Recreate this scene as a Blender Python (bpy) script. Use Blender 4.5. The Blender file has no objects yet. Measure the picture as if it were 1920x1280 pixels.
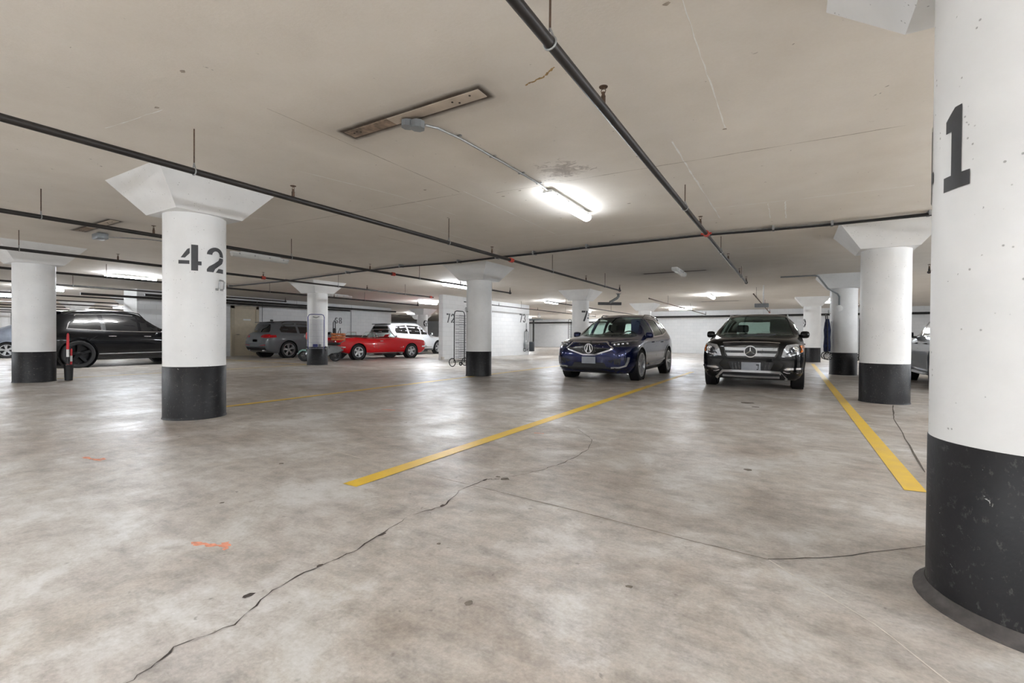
import bpy, bmesh, math, random
from math import sin, cos, pi, radians, sqrt, atan2
from mathutils import Vector, Matrix
from mathutils.bvhtree import BVHTree
from mathutils.geometry import tessellate_polygon
random.seed(7)
S = bpy.context.scene
COL = S.collection

# ------------------------------------------------------------------ camera, world, exposure
cam_d = bpy.data.cameras.new('camera'); cam = bpy.data.objects.new('camera', cam_d); COL.objects.link(cam)
cam_d.sensor_width = 36.0; cam_d.lens = 878.0 / 1920 * 36; cam_d.clip_start = .05; cam_d.clip_end = 300
YAW, PIT, ROL = radians(30.9), radians(-.573), radians(.417)
fw = Vector((-sin(YAW) * cos(PIT), cos(YAW) * cos(PIT), sin(PIT))); rt = Vector((cos(YAW), sin(YAW), 0)); up = rt.cross(fw)
r2 = cos(ROL) * rt + sin(ROL) * up; u2 = -sin(ROL) * rt + cos(ROL) * up
cam.matrix_world = Matrix(((r2.x, u2.x, -fw.x, 0), (r2.y, u2.y, -fw.y, 0), (r2.z, u2.z, -fw.z, 1.0), (0, 0, 0, 1)))
S.camera = cam
W = bpy.data.worlds.new('world'); S.world = W; W.use_nodes = True
W.node_tree.nodes['Background'].inputs[0].default_value = (.9, .95, 1, 1)
W.node_tree.nodes['Background'].inputs[1].default_value = 0.3
S.view_settings.view_transform = 'Standard'; S.view_settings.look = 'None'; S.view_settings.gamma = 1
S.view_settings.use_curve_mapping = False
S.view_settings.exposure = 1.33
LAMP = 40.0           # emission of a lit tube lens
CEIL = 2.8

# ------------------------------------------------------------------ materials
def srgb(r, g, b):
    f = lambda c: (c / 255 / 12.92) if c / 255 < .04045 else ((c / 255 + .055) / 1.055) ** 2.4
    return (f(r), f(g), f(b), 1)
def nodes(name):
    m = bpy.data.materials.new(name); m.use_nodes = True
    nt = m.node_tree; b = nt.nodes['Principled BSDF']
    return m, nt, b
class NT:
    def __init__(s, nt): s.nt = nt
    def n(s, t, **kw):
        x = s.nt.nodes.new(t)
        for k, v in kw.items():
            if k.startswith('i_'):
                x.inputs[k[2:].replace('_', ' ')].default_value = v
            else: setattr(x, k, v)
        return x
    def l(s, a, b): s.nt.links.new(a, b)
    def noise(s, vec, scale, detail=4, rough=.55, dist=0):
        x = s.n('ShaderNodeTexNoise'); x.inputs['Scale'].default_value = scale; x.inputs['Detail'].default_value = detail
        x.inputs['Roughness'].default_value = rough; x.inputs['Distortion'].default_value = dist
        s.l(vec, x.inputs['Vector']); return x.outputs[0]
    def ramp(s, fac, *st):
        x = s.n('ShaderNodeValToRGB'); e = x.color_ramp.elements
        while len(e) < len(st): e.new(.5)
        for k, (p, c) in enumerate(st):
            e[k].position = p; e[k].color = c if len(c) == 4 else (*c, 1)
        s.l(fac, x.inputs[0]); return x.outputs[0]
    def math(s, op, a, b=None, c=None):
        x = s.n('ShaderNodeMath', operation=op)
        for k, v in enumerate((a, b, c)):
            if v is None: continue
            if isinstance(v, (int, float)): x.inputs[k].default_value = v
            else: s.l(v, x.inputs[k])
        return x.outputs[0]
    def mix(s, fac, a, b, mode='MIX'):
        x = s.n('ShaderNodeMix', data_type='RGBA', blend_type=mode)
        for k, v in ((0, fac), (6, a), (7, b)):
            if isinstance(v, (int, float)): x.inputs[k].default_value = v
            elif isinstance(v, tuple): x.inputs[k].default_value = v if len(v) == 4 else (*v, 1)
            else: s.l(v, x.inputs[k])
        return x.outputs[2]
    def bump(s, h, strength, dist, bsdf):
        x = s.n('ShaderNodeBump'); x.inputs['Strength'].default_value = strength; x.inputs['Distance'].default_value = dist
        s.l(h, x.inputs['Height']); s.l(x.outputs[0], bsdf.inputs['Normal'])
    def obj(s): return s.n('ShaderNodeTexCoord').outputs['Object']
    def world(s): return s.n('ShaderNodeNewGeometry').outputs['Position']
G1 = lambda v: (v, v, v, 1)
MATS = {}
def simple(name, col, rough=.5, metal=0, var=.06, scale=14, coat=0, spec=.5, bump=0, rvar=.16):
    if name in MATS: return MATS[name]
    m, nt, b = nodes(name); t = NT(nt); o = t.obj()
    nz = t.noise(o, scale, 5)
    lo = tuple(max(0, c * (1 - 2 * var)) for c in col[:3]); hi = tuple(min(1, c * (1 + 2 * var)) for c in col[:3])
    t.l(t.ramp(nz, (.3, lo), (.7, hi)), b.inputs['Base Color'])
    rr = t.math('MULTIPLY_ADD', nz, rvar, rough - rvar / 2); t.l(rr, b.inputs['Roughness'])
    b.inputs['Metallic'].default_value = metal; b.inputs['Specular IOR Level'].default_value = spec
    b.inputs['Coat Weight'].default_value = coat; b.inputs['Coat Roughness'].default_value = .04
    if bump: t.bump(nz, bump, .01, b)
    MATS[name] = m; return m
def paint(name, col, metal=.35, rough=.3, coat=.8):
    return simple(name, col, rough, metal, .01, 300, coat, .15, rvar=.0)

def mat_floor():
    m, nt, b = nodes('floor_concrete'); t = NT(nt); o = t.world()
    big = t.noise(o, .5, 9, .66, .5); mid = t.noise(o, 1.7, 10, .70, .35); fine = t.noise(o, 9, 8, .72); grain = t.noise(o, 70, 3, .6)
    c = t.ramp(big, (.39, srgb(170, 158, 147)), (.485, srgb(186, 178, 168)), (.53, srgb(191, 185, 177)), (.61, srgb(212, 209, 205)))
    c2 = t.ramp(mid, (.36, srgb(138, 125, 114)), (.455, srgb(176, 166, 156)), (.53, srgb(190, 184, 176)), (.60, srgb(224, 223, 220)))
    c = t.mix(.42, c, c2)
    mp = t.n('ShaderNodeMapping'); mp.inputs['Rotation'].default_value = (0, 0, .5); mp.inputs['Scale'].default_value = (1.0, 2.6, 1); t.l(o, mp.inputs[0])
    stk = t.noise(mp.outputs[0], 3.0, 9, .78, .25); c = t.mix(.45, c, t.ramp(stk, (.38, G1(.30)), (.5, G1(.5)), (.62, G1(.66))), 'OVERLAY')
    c3 = t.ramp(fine, (.32, G1(.30)), (.5, G1(.5)), (.7, G1(.64)))
    c = t.mix(.6, c, c3, 'OVERLAY')
    c4 = t.ramp(grain, (.3, G1(.38)), (.7, G1(.6)))
    c = t.mix(.55, c, c4, 'OVERLAY')
    c = t.mix(1.0, c, (.86, .855, .85), 'MULTIPLY')
    # dark freckles and scuffs
    fr = t.noise(o, 22, 2, .5, .4); c = t.mix(t.ramp(fr, (.70, G1(0)), (.78, G1(.55))), c, srgb(96, 88, 80))
    t.l(c, b.inputs['Base Color'])
    rg = t.math('ADD', t.math('MULTIPLY', mid, -.55), t.math('MULTIPLY', fine, .30)); rg = t.math('ADD', rg, .52)
    t.l(rg, b.inputs['Roughness']); b.inputs['Specular IOR Level'].default_value = .45
    t.bump(t.math('ADD', fine, t.math('MULTIPLY', grain, .5)), .10, .01, b)
    return m
# soot around the old light bases: (x, y, half length along X, half width along Y)
SOOT = [(-2.70, 2.86, .738, .080), (-10.0, 3.15, .768, .080), (-2.8, 13.27, .80, .05), (-3.05, 24.7, .80, .05)]
def mat_ceiling():
    m, nt, b = nodes('ceiling_painted_concrete'); t = NT(nt); o = t.world()
    big = t.noise(o, .25, 4, .55, .6); mid = t.noise(o, 2.2, 6, .6); grain = t.noise(o, 45, 4, .65)
    c = t.ramp(big, (.3, srgb(226, 219, 209)), (.7, srgb(236, 230, 222)))
    c = t.mix(.35, c, t.ramp(mid, (.3, srgb(214, 206, 194)), (.7, srgb(234, 228, 219))))
    c = t.mix(.35, c, t.ramp(grain, (.35, G1(.44)), (.65, G1(.55))), 'OVERLAY')
    sp = t.noise(o, 16, 2, .5, .5); c = t.mix(t.ramp(sp, (.745, G1(0)), (.80, G1(.7))), c, srgb(110, 98, 86))
    sep = t.n('ShaderNodeSeparateXYZ'); t.l(o, sep.inputs[0]); X, Y = sep.outputs[0], sep.outputs[1]
    wob = t.math('MULTIPLY_ADD', t.noise(o, 6, 4, .6), .10, -.05)
    for (sx, sy, hl, hw) in SOOT:
        dx = t.math('MAXIMUM', t.math('SUBTRACT', t.math('ABSOLUTE', t.math('SUBTRACT', X, sx)), hl), 0)
        dy = t.math('MAXIMUM', t.math('SUBTRACT', t.math('ABSOLUTE', t.math('SUBTRACT', Y, sy)), hw), 0)
        d = t.math('ADD', t.math('SQRT', t.math('ADD', t.math('MULTIPLY', dx, dx), t.math('MULTIPLY', dy, dy))), t.math('MULTIPLY', wob, .35))
        f1 = t.ramp(d, (0, G1(.95)), (.022, G1(.70)), (.05, G1(.30)), (.16, G1(.15)), (.6, G1(0)))
        c = t.mix(f1, c, srgb(60, 48, 39))
    # leak mark by the lit lamp
    v = t.n('ShaderNodeVectorMath', operation='DISTANCE'); t.l(o, v.inputs[0]); v.inputs[1].default_value = (-2.14, 4.62, CEIL)
    lk = t.ramp(t.math('ADD', v.outputs['Value'], t.math('MULTIPLY_ADD', t.noise(o, 7, 6, .75, 1.5), 1.3, -.65)), (.0, G1(.7)), (.16, G1(.35)), (.26, G1(0)))
    c = t.mix(lk, c, srgb(128, 112, 98))
    t.l(c, b.inputs['Base Color']); b.inputs['Roughness'].default_value = .75; b.inputs['Specular IOR Level'].default_value = .25
    t.bump(t.math('ADD', mid, t.math('MULTIPLY', grain, .6)), .18, .012, b)
    return m
def mat_column():
    m, nt, b = nodes('white_column_paint'); t = NT(nt); o = t.world()
    n1 = t.noise(o, 1.7, 5, .6); c = t.ramp(n1, (.3, srgb(222, 222, 221)), (.7, srgb(236, 236, 235)))
    vor = t.n('ShaderNodeTexVoronoi', feature='F1'); vor.inputs['Scale'].default_value = 34; t.l(o, vor.inputs['Vector'])
    sel = t.math('GREATER_THAN', t.noise(o, 13, 2), .56)
    pit = t.math('MULTIPLY', t.ramp(vor.outputs['Distance'], (.10, G1(1)), (.17, G1(0))), sel)
    c = t.mix(t.math('MULTIPLY', pit, .55), c, srgb(95, 90, 84))
    sc = t.noise(o, 5.5, 6, .75, 2.0); c = t.mix(t.ramp(sc, (.67, G1(0)), (.78, G1(.35))), c, srgb(150, 145, 138))
    t.l(c, b.inputs['Base Color']); b.inputs['Roughness'].default_value = .45
    t.bump(t.math('ADD', t.math('MULTIPLY', pit, -1.0), t.math('MULTIPLY', t.noise(o, 60, 3), .25)), .35, .006, b)
    return m
def mat_band():
    m, nt, b = nodes('black_band_paint'); t = NT(nt); o = t.world()
    n1 = t.noise(o, 3, 5, .65); c = t.ramp(n1, (.3, srgb(22, 22, 24)), (.72, srgb(38, 37, 39)))
    mp = t.n('ShaderNodeMapping'); mp.inputs['Rotation'].default_value = (.5, .3, .9); mp.inputs['Scale'].default_value = (60, 9, 30); t.l(o, mp.inputs[0])
    s1 = t.noise(mp.outputs[0], 1, 4, .7); c = t.mix(t.ramp(s1, (.58, G1(0)), (.8, G1(.4))), c, srgb(130, 128, 126))
    s2 = t.noise(o, 26, 3, .6, .8); c = t.mix(t.ramp(s2, (.725, G1(0)), (.76, G1(.85))), c, srgb(205, 203, 200))
    t.l(c, b.inputs['Base Color']); t.l(t.ramp(n1, (.3, G1(.34)), (.7, G1(.55))), b.inputs['Roughness']); b.inputs['Specular IOR Level'].default_value = .28
    t.bump(t.noise(o, 40, 4), .15, .006, b)
    return m
def mat_block():
    m, nt, b = nodes('white_block_wall'); t = NT(nt)
    tc = t.n('ShaderNodeTexCoord'); br = t.n('ShaderNodeTexBrick'); t.l(tc.outputs['UV'], br.inputs['Vector'])
    br.inputs['Scale'].default_value = 1; br.inputs['Brick Width'].default_value = .4; br.inputs['Row Height'].default_value = .2
    br.inputs['Mortar Size'].default_value = .008; br.inputs['Mortar Smooth'].default_value = .3
    br.inputs['Color1'].default_value = srgb(225, 225, 225); br.inputs['Color2'].default_value = srgb(217, 218, 219); br.inputs['Mortar'].default_value = srgb(203, 203, 203)
    n1 = t.noise(t.world(), .8, 5); c = t.mix(.3, br.outputs[0], t.ramp(n1, (.3, srgb(205, 205, 204)), (.7, srgb(232, 232, 231))))
    t.l(c, b.inputs['Base Color']); b.inputs['Roughness'].default_value = .55
    t.bump(t.math('MULTIPLY', br.outputs['Fac'], -1), .4, .01, b)
    return m
def mat_line():
    m, nt, b = nodes('yellow_line_paint'); t = NT(nt); o = t.world()
    n1 = t.noise(o, 4, 6, .7); n2 = t.noise(o, 30, 4, .7)
    c = t.ramp(n1, (.3, srgb(216, 174, 44)), (.7, srgb(236, 200, 72)))
    c = t.mix(t.ramp(n2, (.60, G1(0)), (.76, G1(.6))), c, srgb(170, 150, 100))
    t.l(c, b.inputs['Base Color']); t.l(t.math('MULTIPLY_ADD', n1, .4, .2), b.inputs['Roughness'])
    return m
def mat_glass(name, tint, refl=1.0):
    m, nt, b = nodes(name); t = NT(nt); nt.nodes.remove(b)
    tr = t.n('ShaderNodeBsdfTransparent'); tr.inputs[0].default_value = (*tint, 1)
    gl = t.n('ShaderNodeBsdfGlossy'); gl.inputs['Roughness'].default_value = .03
    fr = t.n('ShaderNodeLayerWeight'); fc = t.math('MULTIPLY_ADD', t.math('POWER', fr.outputs['Facing'], 5), .9, .03)
    mx = t.n('ShaderNodeMixShader'); t.l(t.math('MULTIPLY', fc, refl), mx.inputs[0]); t.l(tr.outputs[0], mx.inputs[1]); t.l(gl.outputs[0], mx.inputs[2])
    t.l(mx.outputs[0], nt.nodes['Material Output'].inputs[0]); return m
def mat_emit(name, col, st):
    m, nt, b = nodes(name); b.inputs['Base Color'].default_value = (.8, .8, .8, 1)
    b.inputs['Emission Color'].default_value = (*col, 1); b.inputs['Emission Strength'].default_value = st; return m

M_FLOOR, M_CEIL, M_COL, M_BAND, M_BLOCK, M_LINE = mat_floor(), mat_ceiling(), mat_column(), mat_band(), mat_block(), mat_line()
M_LIT = mat_emit('lit_diffuser', (.915, .962, 1.02), LAMP * .42); M_LITF = mat_emit('lit_diffuser_strong', (.915, .962, 1.02), LAMP * 1.8); M_LITV = mat_emit('lit_diffuser_full', (.915, .962, 1.02), LAMP * 1.8)
M_GLASS = mat_glass('clear_car_glass', (.80, .88, .85)); M_WSCREEN = mat_glass('windscreen_glass', (.80, .88, .85)); M_LENS = mat_glass('lamp_lens', (.9, .9, .9))
M_PIPE = simple('black_steel_pipe', srgb(40, 36, 34), .42, .2, .2, 9)
M_PIPE_D = simple('dark_pipe', srgb(36, 34, 33), .45, .1, .12, 9)
M_RUST = simple('rusty_iron', srgb(92, 72, 58), .7, .3, .25, 30)
M_REDC = simple('red_coupling', srgb(176, 62, 48), .5, 0, .1, 20)
M_GALV = simple('galvanised_steel', srgb(165, 166, 166), .4, .7, .08, 25)
M_GREYP = simple('grey_pvc', srgb(120, 124, 126), .45, 0, .05, 15)
M_STEN = simple('stencil_black', srgb(62, 62, 64), .5, 0, .14, 9)
M_RUB = simple('tyre_rubber', srgb(30, 30, 31), .75, 0, .08, 30)
M_CHROME = simple('chrome', srgb(225, 225, 228), .12, 1, .01, 8)
M_SILV = simple('satin_silver', srgb(190, 191, 193), .3, .8, .03, 8)
M_BPLAS = simple('black_plastic', srgb(26, 26, 28), .45, 0, .08, 20)
M_BGLOSS = simple('gloss_black_trim', srgb(14, 14, 16), .15, 0, .05, 20, 1)
M_DARKGL = simple('privacy_glass', srgb(16, 17, 19), .06, 0, .05, 6, 1)
M_SEAT = simple('black_leather', srgb(24, 23, 23), .55, 0, .1, 30)
M_PLATE = simple('blurred_plate', srgb(150, 155, 162), .5, 0, .05, 6)
M_TAIL = simple('red_tail_lens', srgb(170, 12, 20), .15, 0, .2, 20, 1)
M_AMBER = simple('amber_lens', srgb(236, 120, 34), .2, 0, .1, 20, 1)
M_HEAD = simple('headlamp_silver', srgb(188, 190, 194), .2, .6, .12, 45, 1)
M_HDARK = simple('headlamp_dark', srgb(66, 68, 72), .2, .5, .2, 40, 1)
M_WHITEP = simple('white_plastic', srgb(228, 228, 226), .4, 0, .02, 10)
M_ORANGE = simple('orange_spray_paint', srgb(222, 150, 122), .7, 0, .15, 30)
M_CRACK = simple('crack_dark', srgb(86, 78, 70), .9, 0, .25, 20)
M_CRACKD = simple('crack_deep', srgb(70, 62, 56), .9, 0, .25, 20)
M_JOINT = simple('joint_line', srgb(128, 118, 108), .8, 0, .2, 12)
M_JOINTL = simple('joint_line_pale', srgb(204, 198, 188), .7, 0, .1, 12)
M_SEAM = simple('ceiling_seam_pale', srgb(250, 248, 243), .8, 0, .05, 25)
M_SEAMD = simple('ceiling_seam_dark', srgb(166, 155, 142), .8, 0, .15, 25)
M_BEIGE = simple('beige_door_paint', srgb(196, 184, 160), .45, 0, .03, 6)
M_BEIGED = simple('beige_frame_paint', srgb(180, 168, 146), .45, 0, .03, 6)
M_OLDB = simple('painted_over_base', srgb(180, 167, 152), .7, 0, .08, 5)
M_OLDD = simple('sooty_base', srgb(132, 114, 98), .75, 0, .35, 9)
M_GBOX = simple('grey_junction_box', srgb(140, 145, 148), .4, .3, .05, 12)

# ------------------------------------------------------------------ mesh helpers
class MB:
    def __init__(s): s.v = []; s.f = []
    def add(s, vs, fs):
        o = len(s.v); s.v += [tuple(p) for p in vs]; s.f += [tuple(i + o for i in f) for f in fs]; return s
    def box(s, c, d, rz=0, rx=0, taper=1):
        R = Matrix.Rotation(rz, 3, 'Z') @ Matrix.Rotation(rx, 3, 'X'); vs = []
        for z in (-1, 1):
            k = taper if z > 0 else 1
            for x, y in ((-1, -1), (1, -1), (1, 1), (-1, 1)):
                vs.append(Vector(c) + R @ Vector((x * d[0] / 2 * k, y * d[1] / 2 * k, z * d[2] / 2)))
        return s.add(vs, [(3, 2, 1, 0), (4, 5, 6, 7), (0, 1, 5, 4), (1, 2, 6, 5), (2, 3, 7, 6), (3, 0, 4, 7)])
    def rbox(s, c, d, r=.02, rz=0, rx=0):
        """box with chamfered edges"""
        bm = bmesh.new(); bmesh.ops.create_cube(bm, size=1)
        for v in bm.verts: v.co = Vector((v.co.x * d[0], v.co.y * d[1], v.co.z * d[2]))
        bmesh.ops.bevel(bm, geom=bm.edges[:], offset=min(r, min(d) * .45), segments=2, affect='EDGES', profile=.5)
        R = Matrix.Rotation(rz, 3, 'Z') @ Matrix.Rotation(rx, 3, 'X')
        bm.verts.index_update(); vs = [Vector(c) + R @ v.co for v in bm.verts]; fs = [tuple(v.index for v in f.verts) for f in bm.faces]; bm.free()
        return s.add(vs, fs)
    def tube(s, path, r, n=8, caps=True):
        P = [Vector(p) for p in path]; vs = []; fs = []
        rs = r if isinstance(r, (list, tuple)) else [r] * len(P)
        ref = None
        for i, p in enumerate(P):
            a = P[max(0, i - 1)]; b = P[min(len(P) - 1, i + 1)]; d = (b - a).normalized()
            if ref is None: ref = Vector((0, 0, 1)) if abs(d.z) < .9 else Vector((1, 0, 0))
            u = d.cross(ref).normalized(); w = u.cross(d).normalized(); ref = w
            for k in range(n):
                t = 2 * pi * k / n; vs.append(p + (u * cos(t) + w * sin(t)) * rs[i])
        for i in range(len(P) - 1):
            for k in range(n):
                fs.append((i * n + k, i * n + (k + 1) % n, (i + 1) * n + (k + 1) % n, (i + 1) * n + k))
        if caps: fs.append(tuple(range(n - 1, -1, -1))); fs.append(tuple(range((len(P) - 1) * n, len(P) * n)))
        return s.add(vs, fs)
    def lathe(s, prof, n=24, M=None, closed=False):
        """prof: (r, h); axis z, M transforms"""
        vs = []; fs = []; M = M or Matrix()
        for (r, h) in prof:
            for k in range(n): t = 2 * pi * k / n; vs.append(M @ Vector((r * cos(t), r * sin(t), h)))
        m = len(prof)
        for i in range(m - 1 if not closed else m):
            j = (i + 1) % m
            for k in range(n): fs.append((i * n + k, i * n + (k + 1) % n, j * n + (k + 1) % n, j * n + k))
        if not closed:
            fs.append(tuple(range(n - 1, -1, -1))); fs.append(tuple(range((m - 1) * n, m * n)))
        return s.add(vs, fs)
    def prism(s, poly, fn, t0, t1):
        """poly 2D extruded: fn(a, b, t) -> point"""
        n = len(poly); vs = [fn(a, b, t0) for a, b in poly] + [fn(a, b, t1) for a, b in poly]
        fs = [(i, (i + 1) % n, n + (i + 1) % n, n + i) for i in range(n)]
        for tri in tessellate_polygon([[Vector((a, b, 0)) for a, b in poly]]):
            fs.append(tuple(tri)); fs.append(tuple(n + i for i in reversed(tri)))
        return s.add(vs, fs)
    def mesh(s, name, mat, smooth=35):
        me = bpy.data.meshes.new(name); me.from_pydata(s.v, [], s.f)
        bm = bmesh.new(); bm.from_mesh(me); bmesh.ops.remove_doubles(bm, verts=bm.verts, dist=1e-5)
        bmesh.ops.recalc_face_normals(bm, faces=bm.faces); bm.to_mesh(me); bm.free()
        fin(me, mat, smooth); return me
    def build(s, name, mat, parent=None, smooth=35):
        return link(name, s.mesh(name, mat, smooth), parent)
def fin(me, mat, smooth=35):
    me.materials.clear(); me.materials.append(mat)
    if smooth:
        me.polygons.foreach_set('use_smooth', [True] * len(me.polygons)); me.set_sharp_from_angle(angle=radians(smooth))
    me.update()
def link(name, me, parent=None):
    o = bpy.data.objects.new(name, me); COL.objects.link(o)
    if parent: o.parent = parent
    return o
def tag(o, label=None, cat=None, group=None, kind=None):
    for k, v in (('label', label), ('category', cat), ('group', group), ('kind', kind)):
        if v: o[k] = v
    return o
def empty(name, loc=(0, 0, 0), rz=0, label=None, cat=None, group=None, kind=None):
    o = bpy.data.objects.new(name, None); COL.objects.link(o); o.location = loc; o.rotation_euler = (0, 0, rz); o.empty_display_size = .2
    return tag(o, label, cat, group, kind)
def copy_tree(o, parent=None):
    c = o.copy(); COL.objects.link(c)
    if parent: c.parent = parent
    for ch in list(o.children): copy_tree(ch, c)
    return c

# ------------------------------------------------------------------ the setting
def slab(name, x0, x1, y0, y1, z0, z1, mat, smooth=0, uv=False):
    o = MB().box(((x0 + x1) / 2, (y0 + y1) / 2, (z0 + z1) / 2), (x1 - x0, y1 - y0, z1 - z0)).build(name, mat, None, smooth)
    if uv:
        me = o.data; l = me.uv_layers.new(name='UVMap')
        for p in me.polygons:
            for li in p.loop_indices:
                v = me.vertices[me.loops[li].vertex_index].co
                l.data[li].uv = ((v.y if abs(p.normal.x) > .5 else v.x), v.z if abs(p.normal.z) < .5 else v.y)
    return o
floor = tag(slab('floor', -62, 16, -12, 46, -.2, 0, M_FLOOR), kind='structure')
ceiling = tag(slab('ceiling', -62, 16, -12, 46, CEIL, CEIL + .2, M_CEIL), kind='structure')
for nm, a in (('wall_back', (-9, 16, 32.6, 32.9)), ('wall_far_back', (-62, -9, 43, 43.3)), ('wall_return', (-9, -8.7, 32.9, 43.3)),
              ('wall_right', (15.7, 16, -12, 32.6)), ('wall_left', (-62, -61.7, -12, 43)), ('wall_rear', (-62, 16, -12, -11.7)),
              ('wall_stair_core', (-23.6, -22.4, 8.33, 22.1)), ('wall_partition', (-13.12, -12.9, 15.75, 23.45))):
    tag(slab(nm, *a, 0, CEIL, M_BLOCK, 0, True), kind='structure')
for ob in [o for o in COL.objects if o.name.startswith('wall_')]: ob.visible_shadow = True

# parking lines painted on the floor
def floor_poly(name, pts, mat, z=.003, parent=floor):
    mb = MB(); n = len(pts); mb.add([(x, y, z) for x, y in pts], [])
    for tri in tessellate_polygon([[Vector((x, y, 0)) for x, y in pts]]): mb.f.append(tuple(tri))
    o = mb.build(name, mat, parent, 0); return o
def floor_path(name, pts, w, mat, z=.003, jitter=0, parent=floor):
    P = [Vector((x, y, 0)) for x, y in pts]; L = []; R_ = []
    for i, p in enumerate(P):
        d = (P[min(i + 1, len(P) - 1)] - P[max(i - 1, 0)]).normalized(); nrm = Vector((-d.y, d.x, 0))
        k = w / 2 * (1 + jitter * (random.random() * 2 - 1)); L.append(p + nrm * k); R_.append(p - nrm * k)
    mb = MB(); n = len(P); mb.add([(p.x, p.y, z) for p in L + R_], [(i, i + 1, n + i + 1, n + i) for i in range(n - 1)])
    return mb.build(name, mat, parent, 0)
LW = .115
for pts in ([(-2.59, 2.12), (-2.46, 2.12), (-2.46, 14.6), (-2.59, 14.6)], [(.65, 4.0), (.77, 4.02), (.77, 22.3), (.65, 22.3)],
            [(-6.80, 3.2), (-6.68, 3.2), (-6.80, 9.6), (-6.92, 9.6)], [(-6.90, 10.2), (-6.80, 10.2), (-6.95, 16.8), (-7.05, 16.8)],
            [(-14.0, 3.5), (-13.9, 3.5), (-14.0, 10), (-14.1, 10)], [(-18.05, 8.6), (-17.95, 8.6), (-17.95, 14.5), (-18.05, 14.5)],
            [(4.3, 4), (4.4, 4), (4.4, 14), (4.3, 14)]):
    floor_poly('painted_line', pts, M_LINE)
floor_poly('painted_line', [(-6.4, 9.70), (-6.4, 9.78), (5, 9.48), (5, 9.40)], M_JOINTL, .0025)['label'] = 'thin worn pale cross line'
floor_poly('painted_line', [(-13.8, 9.95), (-13.8, 10.03), (-7.2, 9.82), (-7.2, 9.74)], M_JOINTL, .0025)
floor_poly('painted_line', [(-22, 10.2), (-22, 10.3), (-14.2, 10.2), (-14.2, 10.1)], M_LINE, .0025)
def wiggle(pts, n, amp):
    out = []
    for a, b in zip(pts[:-1], pts[1:]):
        for k in range(n):
            t = k / n; out.append((a[0] + (b[0] - a[0]) * t + random.uniform(-amp, amp), a[1] + (b[1] - a[1]) * t + random.uniform(-amp, amp)))
    return out + [pts[-1]]
crk = [(-1.62, .50), (-1.62, .59), (-1.68, .73), (-1.64, .89), (-1.74, 1.09), (-1.75, 1.31), (-1.73, 1.47), (-1.76, 1.66), (-1.82, 1.95), (-1.75, 2.14), (-1.84, 2.42), (-1.82, 2.73)]
floor_path('crack', wiggle(crk, 6, .008), .005, M_CRACKD, .0016, .9)
crk2 = [(-1.82, 2.73), (-1.77, 2.76), (-1.63, 3.05), (-1.56, 3.35), (-1.54, 3.87), (-1.66, 4.31), (-1.98, 4.72)]
floor_path('crack', wiggle(crk2, 7, .012), .005, M_CRACK, .0016, .8)
floor_path('crack', wiggle([(-.08, 2.41), (.17, 2.59), (.55, 2.96), (.8, 3.2)], 5, .004), .006, M_CRACK, .0016, .5)
floor_path('crack', wiggle([(.87, 4.63), (1.11, 7.54), (1.33, 9.1)], 8, .006), .012, M_CRACK, .0016, .5)
for cx, cy in ((-1.75, 1.31), (-1.76, 1.68), (-1.78, 1.02), (-1.76, 2.16), (-1.83, 2.70)):      # little spalls along the crack
    floor_poly('spall', [(cx + random.uniform(.006, .016) * cos(a * .9), cy + random.uniform(.012, .035) * sin(a * .9)) for a in range(7)], M_CRACKD, .0018)
floor_path('joint', wiggle([(-2.25, 2.58), (-1.7, 2.55), (-1.06, 2.5), (-.51, 2.44), (-.08, 2.41)], 4, .003), .006, M_JOINT, .0014, .3)
floor_path('joint', wiggle([(-.08, 2.41), (.08, 2.24), (.26, 2.06), (.42, 1.80), (.5, 1.5)], 4, .002), .005, M_JOINTL, .0014, .3)
floor_path('joint', wiggle([(-5.6, 3.0), (-5.0, 2.9), (-4.2, 2.8), (-3.62, 2.71), (-3.0, 2.64)], 4, .003), .008, M_JOINTL, .0014, .3)
def spray(pts):
    for a in pts: floor_path('spray_mark', wiggle(a, 4, .006), .03, M_ORANGE, .0012 + .0003 * random.random(), .6)
spray([[(-2.46, 1.135), (-2.40, 1.155), (-2.35, 1.17), (-2.30, 1.2)], [(-2.33, 1.225), (-2.29, 1.2), (-2.25, 1.185)]])
spray([[(-4.92, 1.47), (-4.8, 1.48), (-4.66, 1.50)], [(-4.74, 1.52), (-4.68, 1.53)]])
spray([[(-4.78, 4.55), (-4.58, 4.6)], [(-2.36, 7.3), (-2.22, 7.36)], [(-2.3, 4.3), (-2.2, 4.33)]])
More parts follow.
